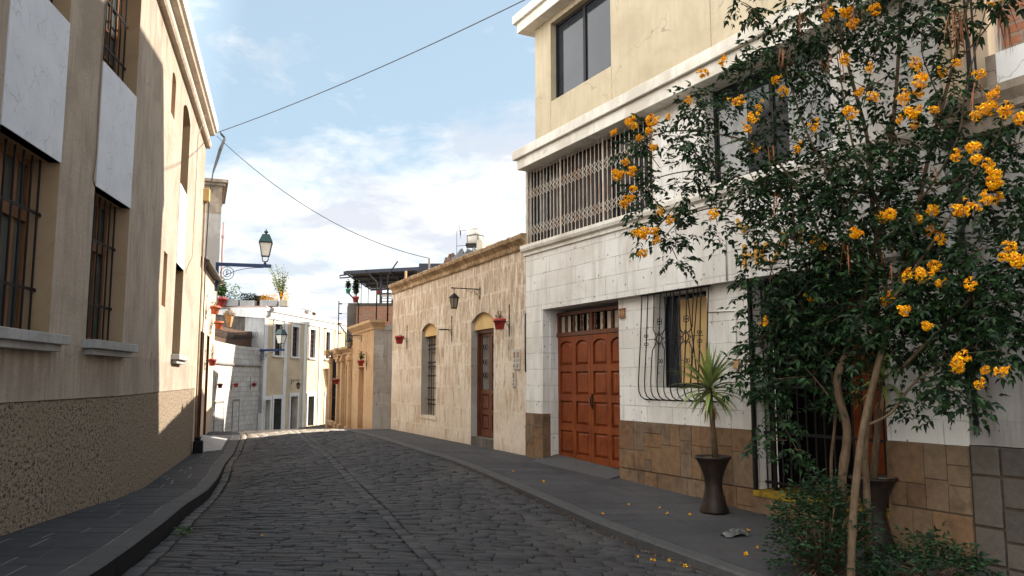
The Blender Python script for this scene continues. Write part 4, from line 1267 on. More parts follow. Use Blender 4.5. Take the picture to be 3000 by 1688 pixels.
# door leaves
dm = MB()
dm.box(R2, 1.71, 1.79, .34, 2.8, -.3, -.18); dm.box(R2, 2.96, 3.04, .34, 2.8, -.3, -.18); dm.box(R2, 1.79, 2.96, 2.72, 2.8, -.3, -.18)
dm.build('door_frame', 'door_brown', TH)
dd = MB()
o = -.24
dd.box(R2, 1.79, 2.96, .35, 2.72, o - .05, o - .03)
for a, b in ((1.79, 2.37), (2.38, 2.96)):
    dd.box(R2, a, a + .08, .35, 2.72, o - .03, o); dd.box(R2, b - .08, b, .35, 2.72, o - .03, o)
    for c, d in ((.35, .5), (.85, .95), (1.32, 1.42), (2.64, 2.72)):
        dd.box(R2, a + .08, b - .08, c, d, o - .03, o)
    for c, d in ((.5, .85), (.95, 1.32)):
        dd.box(R2, a + .13, b - .13, c + .05, d - .05, o - .03, o - .006)
DD = dd.build('door', 'door_brown', TH)
pn = MB()
for a, b in ((1.87, 2.29), (2.46, 2.88)):
    pn.box(R2, a, b, 1.42, 2.64, o - .03, o - .025)
pn.build('pane', 'curtain', DD)
gi = MB()
for a, b in ((1.87, 2.29), (2.46, 2.88)):
    for k in range(6):
        u = a + (b - a) * (k + .5) / 6
        gi.bar(R2(u, 1.42, o - .005), R2(u, 2.64, o - .005), .008)
    for z in (1.75, 2.05, 2.4):
        for s_ in (-1, 1):
            gi.torus(R2((a + b) / 2 + s_ * .07, z, o + .002), .06, .007, R2.d, (0, 0, 1), seg=10)
gi.build('grille', 'iron', DD)
sp = MB(); sp.box(R2, 1.71, 3.04, -.4, .34, -.35, -.035); sp.build('doorstep', 'concrete', TH)
# meter boxes
for u, z, h, lab in ((.56, 2.06, .42, 'left upper one of three narrow meter boxes on the tan house'), (.38, 2.06, .42, 'right upper one of three narrow meter boxes on the tan house'), (.59, 1.655, .33, 'lower one of three narrow meter boxes on the tan house')):
    mbx = thing('meter_box', lab, 'meter box', R2(u, z, -.03), 'meter boxes on the tan house')
    q = MB(); q.box(R2, u - .075, u + .075, z - h / 2, z + h / 2, -.03, -.005); q.build('cover', 'meter', mbx, bevel=.004)
    for zz in (z + h * .3, z + h * .16):
        q = MB(); q.box(R2, u - .03, u + .03, zz - .028, zz + .028, -.006, -.001); q.build('meter_window', 'frame_brown', mbx)
    q = MB(); q.box(R2, u - .01, u + .01, z - .05, z + .0, -.006, -.001); q.build('lock', 'iron', mbx)
    q = MB(); q.tube([R2(u, z - h * .2, .0), R2(u, z - h * .36, .015), R2(u - .04, z - h * .36, .015)], .006); q.build('pipe', 'iron', mbx)
ck = MB(); ck.tube([R2(.0, 2.98, -.0), R2(.012, 2.5, .0), R2(.0, 1.8, .0)], .022, 6)
tag(ck.build('drainpipe', 'cable'), 'short dark pipe in the joint between tan house and white building', 'pipe')
# ------------------------------------------------------------------ orange sillar house past the alley
OH = thing('orange_house', 'orange-brown sillar house with carved doorway surrounds and stepped cornices past the alley', 'house', R3(4.5, -.2))
q = MB()
op3 = [dict(u0=1.64, u1=2.67, z0=-1.5, z1=2.08, depth=.25), dict(u0=4.60, u1=5.46, z0=-1.5, z1=2.0, rise=.3, depth=.3)]
q.wall(R3, 0, 4.0, -2.5, 3.45, [op3[0]], 0, 0, ends=False)
q.wall(R3, 4.0, 9.3, -2.5, 2.85, [op3[1], dict(u0=7.45, u1=8.5, z0=-.05, z1=2.43, depth=.2)], 0, 0, ends=False)
Sd = F((R3.p.x, R3.p.y), 76, 1)
q.quad(R3, [(4.0, 2.8, 0), (4.0, 3.45, 0), (4.0, 3.45, -4), (4.0, 2.8, -4)])
q.quad(R3, [(9.3, -2.5, 0), (9.3, 2.85, 0), (9.3, 2.85, -5), (9.3, -2.5, -5)])
q.build('wall', 'orange', OH)
q = MB()
q.quad(Sd, [(0, -1, 0), (5, -1, 0), (5, 3.28, 0), (0, 3.28, 0)]); q.box(Sd, .02, 5, 3.28, 3.46, -.3, .02, 1); q.build('side_wall', ['sillar_side', 'pale_concrete'], OH)
q = MB()
f_ = [R3(0, 0), R3(4.0, 0), R3(4.0, 0, -5), Sd(5, 0)]
q.face(q.vs([p + Vector((0, 0, 3.42)) for p in f_]))
f_ = [R3(4.0, 0), R3(9.3, 0), R3(9.3, 0, -6), R3(4.0, 0, -6)]
q.face(q.vs([p + Vector((0, 0, 2.82)) for p in f_]))
q.build('roof', 'grey_plaster', OH)
q = MB()
q.profile([(Sd(.35, 0), Sd.n), (R3(-.0, 0), (R3.n + Sd.n).normalized() * 1.15), (R3(4.05, 0), R3.n)], [(-.1, 3.28), (.03, 3.3), (.05, 3.38), (.12, 3.45), (.2, 3.52), (.22, 3.6), (-.4, 3.64)])
q.profile(rag(R3, 4.0, 9.34), [(-.1, 2.6), (.04, 2.62), (.06, 2.7), (.13, 2.76), (.2, 2.82), (.22, 2.9), (-.3, 2.94)])
for u in (6.4, 9.0):
    q.box(R3, u - .25, u + .25, 2.68, 2.9, .1, .32)
q.build('cornice', 'orange', OH)
q = MB()
for u in (4.2, 5.85, 6.9, 9.05):
    q.box(R3, u - .16, u + .16, -1, 2.62, 0, .13); q.box(R3, u - .22, u + .22, -1, -.1, 0, .2); q.box(R3, u - .2, u + .2, 2.35, 2.5, 0, .17)
q.build('pilaster', 'orange', OH, bevel=.012)
q = MB(); q.box(R3, 1.645, 2.665, -1.5, 2.07, -.3, -.22); q.build('door', 'door_orange', OH)
q = MB(); q.box(R3, 4.6, 5.46, -1.5, 2.4, -.4, -.28); q.build('niche_back', 'cornice_tan', OH)
window(OH, R3, 7.46, 8.49, -.04, 2.42, -.17, 2, 3, 'iron', 'glass', .05, .03)
barred(OH, R3, 7.4, 8.55, -.1, 2.5, .05, 7, (.1, .9, 1.7, 2.45), .014)
q = MB(); q.box(R3, 7.3, 8.65, -.25, -.07, 0, .2); q.build('window_sill', 'orange', OH)
# carved corner beyond
q = MB()
for k in range(6):
    q.box(R3, 10.3, 10.9, 1.3 + k * .14, 1.44 + k * .14, -.5, .02 + k * .025)
q.box(R3, 10.3, 10.7, -2.5, 2.1, -.6, 0)
tag(q.build('carved_corbel', 'orange', bevel=.01), 'stepped carved corner of the next orange house, just left of its barred window', 'corbel')
# ------------------------------------------------------------------ cream building across the end of the street
CB = thing('cream_building', 'cream building with white pilasters and sash windows at the end of the street', 'building', FB(5, -1.8))
q = MB()
wins = [(1.22, 2.10), (3.48, 4.34), (6.0, 6.82), (8.5, 9.2)]
opf = [dict(u0=a, u1=b, z0=2.94, z1=4.64, depth=.16) for a, b in wins]
drs = [(.24, .93, .58, -2.6), (1.36, 2.26, .62, -2.2), (3.5, 4.45, .70, -2.6), (5.93, 6.83, .66, -1.07), (8.66, 9.4, .66, -1.05)]
opf += [dict(u0=a, u1=b, z0=z, z1=c, depth=.35) for a, b, c, z in drs]
q.wall(FB, 0, 13, -3.5, 4.95, opf, 0, 1, ends=False)
q.build('wall', ['far_cream', 'white_paint'], CB)
q = MB()
q.box(FB, 0.003, 13, -3.5, 4.9, -7, -.5)
q.quad(FB, [(0, -3.5, 0), (0, 5.4, 0), (0, 5.4, -.6), (0, -3.5, -.6)])
q.quad(FB, [(0, -3.5, -.6), (0, 5.4, -.6), (0, 5.4, -7), (0, -3.5, -7)], 1)
q.build('gable_wall', ['pale_concrete', 'concrete'], CB)
q = MB(); q.box(FB, -.06, 0, -3.2, 5.3, -1.05, .02); q.build('gable_strip', 'pale_concrete', CB)
q = MB()
q.profile([(FB(-.1, 0), FB.n), (FB(13, 0), FB.n)], [(-.1, 4.84), (.05, 4.86), (.06, 4.98), (.1, 5.0), (.1, 5.2), (.18, 5.24), (.22, 5.34), (.22, 5.42), (-7, 5.46)])
q.build('cornice', 'white_clean', CB)
q = MB()
for a, b in ((0, .34), (2.42, 2.78), (5.12, 5.44), (7.46, 7.72), (10.1, 10.5)):
    q.box(FB, a, b, -3.5, 4.85, 0, .06)
q.build('pilaster', 'white_clean', CB, bevel=.006)
q = MB(); q.box(FB, -.08, 13, 5.44, 5.5, -7, .12); q.build('roof_edge', 'pipe_pink', CB)
for a, b in wins:
    w_ = window(CB, FB, a + .003, b - .003, 2.943, 4.637, -.09, 3, 6, 'door_brown', 'glass', .06, .035)
    s_ = MB()
    for x0, x1, z0, z1, o1 in ((a - .17, a, 2.94, 4.85, .05), (b, b + .17, 2.94, 4.85, .05), (a, b, 4.64, 4.85, .05), (a - .2, b + .2, 4.85, 4.93, .12), (a - .2, b + .2, 2.85, 2.94, .12)):
        s_.box(FB, x0, x1, z0, z1, .002, o1)
    s_.build('window_surround', 'white_clean', CB)
for i, (a, b, c, z) in enumerate(drs):
    s_ = MB()
    s_.box(FB, a - .16, a, max(z, -3), c, .002, .06); s_.box(FB, b, b + .16, max(z, -3), c, .002, .06); s_.box(FB, a - .16, b + .16, c, c + .2, .002, .07)
    s_.build('door_surround', 'white_clean', CB)
    d_ = MB(); d_.box(FB, a + .003, b - .003, max(z, -3), c - .003, -.4, -.3)
    d_.build('door' if i in (0, 2) else 'window', 'white_paint' if i == 0 else 'door_brown' if i == 2 else 'glass', CB)
    if i in (1, 3, 4):
        barred(CB, FB, a - .05, b + .05, max(z, -2.5), c - .05, .05, 8, (c - .2, c - .9, max(z, -2.5) + .1), .018)
q = MB(); q.box(FB, 4.7, 13, -3.5, -1.12, .01, .16); q.build('dark_plinth', 'iron', CB)
# neighbours beyond
NB = thing('beige_house', 'plain beige house wall showing beyond the right end of the cream building', 'house', (-9, 57, 0))
q = MB(); q.box(WF, -12.1, -4, -4, 5.35, -63, -56); q.build('wall', 'far_cream', NB)
q = MB(); q.box(WF, -12.2, -3.9, 5.35, 5.55, -63.1, -55.9); q.build('cap', 'grey_plaster', NB)
TB = thing('unseen_shade_block', 'unseen tall block added behind the right-hand houses to shade the cream building', 'building', (7, 48, 0))  # unseen block, added to cast shade on the cream building
q = MB(); q.box(WF, 2.6, 12, -4, 14.2, -51.2, -43); q.build('wall', 'grey_plaster', TB)
q = MB()
for k in range(3):
    q.box(WF, 4 + k * 2.6, 5.4 + k * 2.6, 10.3, 11.9, -43.0, -42.95)
q.build('window', 'glass', TB)
# ------------------------------------------------------------------ curved sillar wall and rusty top
random.seed(21)
SW = thing('curved_wall', 'curved old white sillar wall with blocked doorways, bending up to the cream building', 'wall', (-12.8, 37, -1.5))
cp = [(-10.9, 27.6), (-11.75, 30.0), (-12.45, 33.0), (-12.95, 35.6), (-13.3, 38.0), (-13.45, 39.8), (-13.38, 41.0), (-13.02, 41.9)]
def smooth(pts, n=6):
    out = []
    for i in range(len(pts) - 1):
        p0, p1, p2, p3 = pts[max(i - 1, 0)], pts[i], pts[i + 1], pts[min(i + 2, len(pts) - 1)]
        for k in range(n):
            t = k / n
            out.append(tuple(0.5 * (2 * p1[j] + (p2[j] - p0[j]) * t + (2 * p0[j] - 5 * p1[j] + 4 * p2[j] - p3[j]) * t * t + (3 * p1[j] - p0[j] - 3 * p2[j] + p3[j]) * t ** 3) for j in range(len(p1))))
    out.append(tuple(pts[-1]))
    return out
cs = smooth(cp)
path = []
for i, p in enumerate(cs):
    a, b = cs[max(i - 1, 0)], cs[min(i + 1, len(cs) - 1)]
    d = Vector((b[0] - a[0], b[1] - a[1], 0)).normalized()
    path.append((Vector((p[0], p[1], 0)), Vector((d.y, -d.x, 0))))
q = MB(); q.profile(path, [(0, -3.5), (0, -2), (0, 0), (0, 2.3)], 0)
q.profile(path, [(0, 2.42), (0, 3.3), (-.35, 3.32)], 0); q.build('wall', 'sillar_old', SW)
q = MB(); q.profile(path, [(0, 2.3), (.07, 2.31), (.09, 2.36), (.05, 2.42), (0, 2.42)], 0); q.build('band', 'sillar_grey', SW)
q = MB()
for i0, i1 in ((15, 20), (25, 29)):
    q.profile(path[i0:i1 + 1], [(.012, -3), (.012, .62), (-.02, .64)], 0)
    for i in (i0, i1):
        p, n = path[i]
        q.box(WF, p.x - .03, p.x + .03, -3, .64, -p.y - .03, -p.y + .03, 1)
    q.profile(path[i0:i1 + 1], [(.0, .63), (.035, .63), (.035, .70), (.0, .7)], 1)
q.build('blocked_doorway', ['sillar_old', 'sillar_grey'], SW)
q = MB(); q.box(WF, -13.12, -12.9, -3, -.1, -41.75, -41.55); q.build('white_post', 'white_clean', SW)
RF = MB()
RF.profile([(p - n * .5, n) for p, n in path], [(0, 3.0), (0, 3.62), (.03, 3.9), (0, 4.15), (-.05, 4.15)], 0)
tag(RF.build('rusty_fence', 'rust'), 'rusty sheet fence along the top of the curved sillar wall', 'fence')
cw = MB()
pts = []
for i in range(len(path) - 1):
    for k in range(10):
        t = k / 10
        p = path[i][0].lerp(path[i + 1][0], t) - path[i][1] * .3
        an = (i * 10 + k) * 2 * pi / 8
        pts.append(p + path[i][1] * .16 * cos(an) + Vector((0, 0, 3.75 + .16 * sin(an) + .25 * max(0, (i - 25) / 15))))
cw.tube(pts, .011, 3)
tag(cw.build('barbed_wire', 'cable'), 'coil of barbed wire along the top of the curved wall', 'barbed wire')
# ------------------------------------------------------------------ brick house with covered roof terrace
BT = thing('brick_house', 'raw brick house with dark steel roof terrace standing behind the orange house', 'house', (-2, 33, 3))
q = MB(); q.box(WF, -6.45, 3.0, 2.7, 4.52, -34.2, -31.2); q.build('wall', 'brick', BT)
q = MB(); q.box(WF, -6.46, 3.0, 4.52, 4.64, -34.2, -31.19); q.box(WF, -6.48, -6.15, 2.7, 4.52, -31.6, -31.17); q.build('concrete_frame', 'concrete', BT)
fr = MB()
for x in (-5.2, -3.9, -1.0):
    fr.box(WF, x - .045, x + .045, 4.64, 5.85, -31.4, -31.3)
    fr.box(WF, x - .05, x + .05, 4.64, 5.9, -36.1, -36.0)
for z in (4.72, 4.85):
    fr.box(WF, -5.2, 3, z - .012, z + .012, -31.38, -31.32)
fr.box(WF, -5.2, 3, 5.0, 5.06, -31.39, -31.31)
fr.box(WF, -5.2, -3.9, 5.32, 5.37, -31.39, -31.31)
fr.box(WF, -3.9, 3, 5.54, 5.60, -31.39, -31.31)
for k in range(36):
    fr.bar(Vector((-5.15 + k * .2, 31.35, 4.64)), Vector((-5.15 + k * .2, 31.35, 5.02)), .008)
for x in (-5.98, -5.7, -4.95, -4.55):
    fr.bar(Vector((x, 31.35, 4.64)), Vector((x, 31.35, 5.82)), .016)
fr.build('terrace_frame', 'steel_navy', BT)
ro = MB()
def canopy(x, y): return 5.82 + (x + 6.55) * .055
for (x0, x1, m) in ((-6.5, -3.9, 0), (-3.9, 3.5, 1)):
    i_ = [ro.vs([(x, y, canopy(x, y) + dz) for x, y in ((x0, 30.7), (x1, 30.7), (x1, 36.6), (x0, 36.6))]) for dz in (0, .03)]
    ro.face(i_[0], None, m); ro.face(i_[1], None, m)
ro.build('roof_sheet', ['corrugated', 'sheet_light'], BT)
rb = MB()
for y in (30.7, 32.2, 33.7, 35.2, 36.6):
    rb.tube([(-6.55, y, canopy(-6.55, y) - .05), (3.5, y, canopy(3.5, y) - .05)], .055 if y > 31 else .08, 4, sm=False)
for x in (-6.5, -5.7, -4.8, -3.9, -3.0, -1.5):
    rb.tube([(x, 30.65, canopy(x, 30.65) - .05), (x, 36.6, canopy(x, 36.6) - .05)], .035, 4, sm=False)
rb.tube([(-6.45, 30.7, 5.70), (-6.70, 30.7, 5.67), (-6.70, 30.7, 5.57), (-6.3, 30.7, 5.60)], .035, 4, sm=False)
rb.build('roof_beam', 'steel_navy', BT)
q = MB(); q.box(WF, -5.0, -3.3, 4.78, 4.95, -33.2, -32.8); q.box(WF, -4.6, -4.0, 4.64, 4.78, -33.1, -32.9); q.build('counter', 'dark_room', BT)
q = MB(); q.box(WF, -5.1, 3, 4.64, 5.0, -34.15, -34.0); q.box(WF, -3.0, 3, 5.0, 5.8, -34.15, -34.0); q.build('rear_screen', 'corrugated', BT)
q = MB(); q.box(WF, -5.15, -4.72, 4.90, 4.98, -31.3, -31.22); q.box(WF, -4.6, -4.15, 4.90, 4.98, -31.3, -31.22); tag(q.build('planter_trough', 'tank_white'), 'two pale troughs fixed on the rail of the brick house terrace', 'trough')
# thin posts and fence wires of the orange roof
fp = MB()
a = R3(8.3, 2.9, -.1)
P1 = [a, a + Vector((0, 0, 2.1))]
fp.tube(P1, .022, 5)
tag(fp.build('fence_post', 'iron'), 'straight electric fence post at the low end of the orange house roof', 'post', 'electric fence posts')
for u, z0, z1, bend, lab in ((4.4, 2.9, 4.55, -.45, 'bent-topped fence post on the middle of the orange roof'), (7.2, 2.9, 3.55, -.35, 'short bent fence post on the lower orange cornice'), (.9, 3.6, 4.95, -.4, 'bent-topped fence post near the street corner of the orange roof'), (-.9, 3.5, 5.0, .3, 'bent fence post right above the alley beside the tan house')):
    b = R3(u, z0, -.25)
    fp = MB(); fp.tube([b, b + Vector((0, 0, z1 - z0)), b + Vector((bend, 0, z1 - z0 + .45))], .026, 5)
    tag(fp.build('fence_post', 'iron'), lab, 'post', 'electric fence posts')
wr = MB()
b = R3(4.4, 2.9, -.25)
for k in range(4):
    wr.tube([a + Vector((0, 0, 1.98 - k * .42)), b + Vector((0, 0, 1.62 - k * .38))], .005, 3)
    wr.box(WF, a.x + .02, a.x + .14, a.z + 1.95 - k * .42, a.z + 2.0 - k * .42, -a.y - .02, -a.y + .02)
tag(wr.build('fence_wire', 'iron'), 'four thin electric fence wires strung between the roof posts', 'wire')
st_ = MB()
b = R3(-1.2, 3.4, -.4)
st_.tube([b + Vector((.35, 0, 0)), b + Vector((.35, 0, 1.7))], .04, 5)
for dx, dy in ((-.35, 0), (.4, .1), (.05, .4)):
    st_.tube([b + Vector((.35, 0, .75)), b + Vector((.35 + dx, dy, 0))], .025, 4)
tag(st_.build('pole_stand', 'wood_light'), 'pale pole on splayed legs on the roof above the alley', 'pole')
# ------------------------------------------------------------------ roof of the tan house
RHs = thing('rear_house', 'plain house with a flat roof behind the tan house, carrying the water tank', 'house', (0, 37, 4))
q = MB(); q.box(WF, -2.5, 3.2, -1, 6.45, -39.5, -35.6); q.build('wall', 'grey_plaster', RHs)
tk = at(1392, 717, 36.4)
c = Vector((tk.x, tk.y, tk.z))
WT = thing('water_tank', 'cream plastic water tank with a necked lid above the tan house roof', 'water tank', c)
q = MB(); q.lathe([(r * .92, z * .60) for r, z in ((.36, 0), (.40, .04), (.40, .5), (.40, .80), (.385, .92), (.30, 1.06), (.235, 1.1), (.235, 1.17), (.25, 1.18), (.25, 1.24), (.2, 1.28), (.0, 1.29))], c, 28, cap=False); q.build('tank', 'tank_white', WT)
q = MB()
q.torus(c + Vector((0, 0, .40)), .39, .012, (1, 0, 0), (0, 1, 0), seg=24)
for k in range(4):
    an = k * pi / 2 - 1.2
    q.bar(Vector((c.x + .39 * cos(an), c.y + .39 * sin(an), 6.45)), c + Vector((.39 * cos(an), .39 * sin(an), .40)), .016)
q.box(WF, c.x - .42, c.x + .42, c.z - .09, c.z - .005, -c.y - .42, -c.y + .42)
q.build('cage', 'iron', WT)
tm = text_mb('rotoplas', .12, .003)
o_ = MB()
def onrad(p):
    an = -pi / 2 - .30 + p.x / .37
    r = .371 + p.z
    return c + Vector((r * cos(an), r * sin(an), .40 + p.y + p.x * .2))
o_.vs([onrad(p) for p in tm.v])
for f in tm.f: o_.face(f)
o_.build('lettering', 'blue_paint', WT)
an_ = MB()
b = at(1338, 738, 36.0)
an_.tube([(b.x, b.y, 6.45), (b.x, b.y, at(1338, 676, 36).z), (at(1366, 676, 36).x, b.y, at(1338, 676, 36).z)], .014, 4)
an_.tube([at(1349, 700, 36), at(1345, 652, 36)], .010, 4)
an_.bar(at(1349, 690, 36), at(1349, 677, 36), .03)
an_.tube([at(1338, 721, 36), at(1370, 719, 36)], .014, 4)
tag(an_.build('antenna', 'iron'), 'thin aerial on a bent rod left of the water tank', 'antenna')
VT = MB()
v0 = at(1405, 745, 35.7)
ax = Vector((.985, .17, 0)); ay = Vector((-.17, .985, 0))
zt0 = at(1405, 701, 35.7).z - 6.45
ol = [(-.14, 0), (.14, 0), (.14, zt0 - .14)] + [(.14 * cos(t * pi / 8), zt0 - .14 + .14 * sin(t * pi / 8)) for t in range(1, 8)] + [(-.14, zt0 - .14)]
base = Vector((v0.x, v0.y, 6.45))
ra = VT.vs([base + ax * o2 + Vector((0, 0, z)) for o2, z in ol]); rb_ = VT.vs([base + ax * (o2 + .46) + ay * .5 + Vector((0, 0, z * 1.02)) for o2, z in ol])
for k in range(len(ol)):
    k2 = (k + 1) % len(ol)
    VT.face([ra[k], ra[k2], rb_[k2], rb_[k]])
VT.face(ra); VT.face(rb_[::-1])
tag(VT.build('roof_vent', 'tank_cream'), 'round-topped cream rendered block above the tan roof, right of the water tank', 'roof vent')
# crumpled tarpaulins
def crumple(name, c, sx, sy, sz, m, seed, lab, cat, ang=0.0):
    random.seed(seed)
    q = MB()
    n = 11
    ids = {}
    for i in range(n):
        for j in range(n):
            u, v = i / (n - 1) * 2 - 1, j / (n - 1) * 2 - 1
            e = max(0, 1 - (abs(u) ** 2.2 + abs(v) ** 2.2) / 1.25)
            z = sz * e ** .6 * random.uniform(.6, 1.15) + (.0 if max(abs(u), abs(v)) < 1 else 0)
            x, y = u * sx + random.uniform(-.04, .04) * sx, v * sy + random.uniform(-.04, .04) * sy
            ids[i, j] = q.vs([Vector(c) + Vector((x * cos(ang) - y * sin(ang), x * sin(ang) + y * cos(ang), z))])[0]
    for i in range(n - 1):
        for j in range(n - 1):
            q.face([ids[i, j], ids[i + 1, j], ids[i + 1, j + 1], ids[i, j + 1]], None, 0, False)
    return tag(q.build(name, m), lab, cat)
t0 = R2(4.75, 4.55, -.6)
crumple('tarpaulin', t0, .75, .38, .5, 'tarp', 3, 'black crumpled tarpaulin heap on the tan roof below the water tank', 'tarpaulin', radians(114))
t0 = R2(5.6, 4.5, -.5)
crumple('sack', t0, .3, .3, .52, 'tarp_brown', 4, 'brown sacking bundle at the left end of the roof heap', 'sack', radians(114))
fl = MB(); a_ = at(1385, 730, 18.8); fl.face(fl.vs([a_ + Vector((-.06, 0, -.2)), a_ + Vector((-.02, 0, .2)), a_ + Vector((.25, .1, .05)), a_ + Vector((.32, .1, -.2))]), None)
sw = MB(); pw = at(1257, 790, 22); sw.bar(Vector((pw.x, pw.y, 4.4)), Vector((pw.x, pw.y, at(1257, 757, 22).z)), .035)
tag(sw.build('roof_pole', 'grey_plaster'), 'slim grey pole on the tan roof holding the overhead cable', 'pole')
PL = MB(); p0 = at(1285, 772, 24); PL.box(WF, p0.x - .6, p0.x + .8, 4.55, p0.z, -26, -24); tag(PL.build('roof_slab', 'steel_navy'), 'dark flat roof edge behind the tan house between pole and sack', 'roof')
# ------------------------------------------------------------------ overhead cables
def sagged(a, b, sag, n=24):
    return [a.lerp(b, k / n) - Vector((0, 0, sag * 4 * (k / n) * (1 - k / n))) for k in range(n + 1)]
q = MB(); A = L2(10.9, 8.62, .2); B = at(1500, -38, 15.4)
q.tube(sagged(A, Vector((.9, 15.9, 9.9)), .16), .013, 5)
tag(q.build('overhead_cable', 'cable_blue'), 'overhead cable rising from the left cornice to the yellow top floor', 'cable')
q = MB(); q.tube(sagged(L2(11.0, 8.55, .2), Vector((pw.x, pw.y, at(1257, 757, 22).z)), .55), .010, 5)
tag(q.build('overhead_cable', 'cable_blue'), 'thin overhead cable falling from the left cornice to the pole on the tan roof', 'cable')
q = MB()
for k in range(6):
    o = .12 + .05 * k
    top = L2(10.75 + .05 * k, 8.6, .3)
    q.tube([top, top + Vector((.12, .05, -.12)), L2(10.7 + .12 * k, 8.1 - .06 * k, .30 - .02 * k), L2(10.35 + .10 * k, 7.4, .2 - .01 * k), L2(10.27 + .02 * k, 6.6, .13), L2(10.26 + .015 * k, 5.0, .11), L2(10.24 + .012 * k, 3.0, .12), L2(10.24 + .012 * k, 1.5, .14), L2(10.26 + .012 * k, .3, .15)], .013, 5)
tag(q.build('cable', 'cable'), 'loose bundle of black cables dropping down the corner at the end of the stucco building', 'cable')
q = MB(); q.tube([L2(10.18, 6.6, .05), L2(10.18, 1.2, .05), L2(10.2, -.1, .06)], .03, 7); tag(q.build('conduit', 'cable_tan'), 'tan conduit beside the cable bundle on the end corner of the stucco building', 'conduit')
jb = MB(); jb.box(L2, 10.02, 10.26, 6.45, 6.8, .0, .16); tag(jb.build('junction_box', 'tympanum', bevel=.01), 'small yellow junction box high on the end corner of the stucco building', 'junction box')
bs = MB(); bs.box(L2, 10.05, 10.32, -.6, .06, .02, .26); bs.box(L2, 10.1, 10.28, .06, .16, .05, .2); tag(bs.build('cable_box', 'iron', bevel=.03), 'low black cable box on the pavement at the end corner of the stucco building', 'box')
q = MB(); q.tube([L2(8.05, 8.2, .16), L2(8.0, 7.6, .02), L2(8.1, 6.2, .015), L2(8.0, 4.6, .015), L2(6.95, 4.15, .015), L2(6.9, 4.05, .015)], .007, 4); tag(q.build('cable', 'cable_tan'), 'thin cable drooping from the cornice beside the arched sunlit window', 'cable')
# ------------------------------------------------------------------ street lamps on blue brackets
def street_lamp(loc, ang, L, lab, H=.9, lampx=None):
    t = thing('street_lamp', lab, 'street lamp', (0, 0, 0), 'green street lanterns on blue wall brackets')
    V = lambda x, z, y=0: Vector((x, y, z))
    X_, Z_ = Vector((1, 0, 0)), Vector((0, 0, 1))
    lx = lampx or L - .2
    b = MB(); b.box(WF, 0, .10, -H, 0.0, -.05, .05); b.box(WF, .10, L, -.11, 0, -.045, .045)
    b.tube([V(.05, -H + .1)] + [V(.1 + (L - .35) * (1 - cos(k * pi / 20)), -.115 - (H - .3) * (1 - sin(k * pi / 20))) for k in range(1, 11)], .011, 5)
    b.build('bracket', 'blue_paint', t)
    r = MB()
    r.torus(V(.36, -.34), .21, .011, X_, Z_, seg=24); r.torus(V(.36, -.34), .12, .010, X_, Z_, seg=20)
    for k in range(4):
        an = k * pi / 2
        r.bar(V(.36 + .12 * cos(an), -.34 + .12 * sin(an)), V(.36 + .21 * cos(an), -.34 + .21 * sin(an)), .006)
    RG_ = r.build('emblem_ring', 'blue_paint', t)
    for ch, sz in (('S', .21), ('L', .15)):
        tm = text_mb(ch, sz, .008)
        e = MB(); e.vs([V(.36 - p.x if False else .36 + p.x, -.34 + p.y, -.0 + p.z) for p in tm.v])
        for f in tm.f: e.face(f)
        e.build('emblem_letter', 'blue_paint', RG_)
    h = MB()
    h.lathe([(.05, 0), (.05, .03), (.035, .05), (.03, .1)], V(lx, 0), 10)
    for k in range(4):
        an = k * pi / 2 + pi / 4
        d = Vector((cos(an), sin(an), 0))
        h.tube([V(lx, .09), V(lx, .1) + d * .1, V(lx, .17) + d * .135, V(lx, .27) + d * .13], .013, 5)
        h.tube([V(lx, .27) + d * .165, V(lx, .72) + d * .285], .014, 5)
        d2 = Vector((cos(an + pi / 2), sin(an + pi / 2), 0))
        for z, rr, w in ((.27, .165, .013), (.72, .29, .022)):
            h.tube([V(lx, z) + d * rr, V(lx, z) + d2 * rr], w, 4, sm=False)
    h.build('lantern_frame', 'iron', t)
    gl = MB(); gl.lathe([(.155, .28), (.27, .715)], V(lx, 0), 4, sm=False)
    gv = [Vector((lx, 0, 0)) + (Matrix.Rotation(pi / 4, 3, 'Z') @ (v - Vector((lx, 0, 0)))) for v in gl.v]
    gl.v = gv
    gl.build('lamp_glass', 'glass_milk', t)
    ro = MB(); ro.lathe([(.31, .73), (.30, .76), (.18, .97), (.17, 1.0), (.05, 1.02), (.05, 1.06), (.10, 1.08), (.08, 1.11), (.03, 1.13), (.028, 1.17), (.0, 1.19)], V(lx, 0), 4, sm=False)
    for i in range(len(ro.v)):
        ro.v[i] = Vector((lx, 0, 0)) + (Matrix.Rotation(pi / 4, 3, 'Z') @ (ro.v[i] - Vector((lx, 0, 0))))
    ro.build('lamp_roof', 'green_metal', t)
    t.location = loc
    t.rotation_euler = (0, 0, ang)
    return t
sl = street_lamp(L2(14.95, 5.46, 0), L2.ang(), 1.74, 'near green street lamp on a long blue bracket, standing out against the sky', .95, 1.54)
for ch in kids(sl):
    pass
sl2 = street_lamp(FB(-.06, 3.22, -.25), FB.ang() - .3, 1.72, 'far green street lamp on a blue bracket at the corner of the cream building', .95, 1.5)
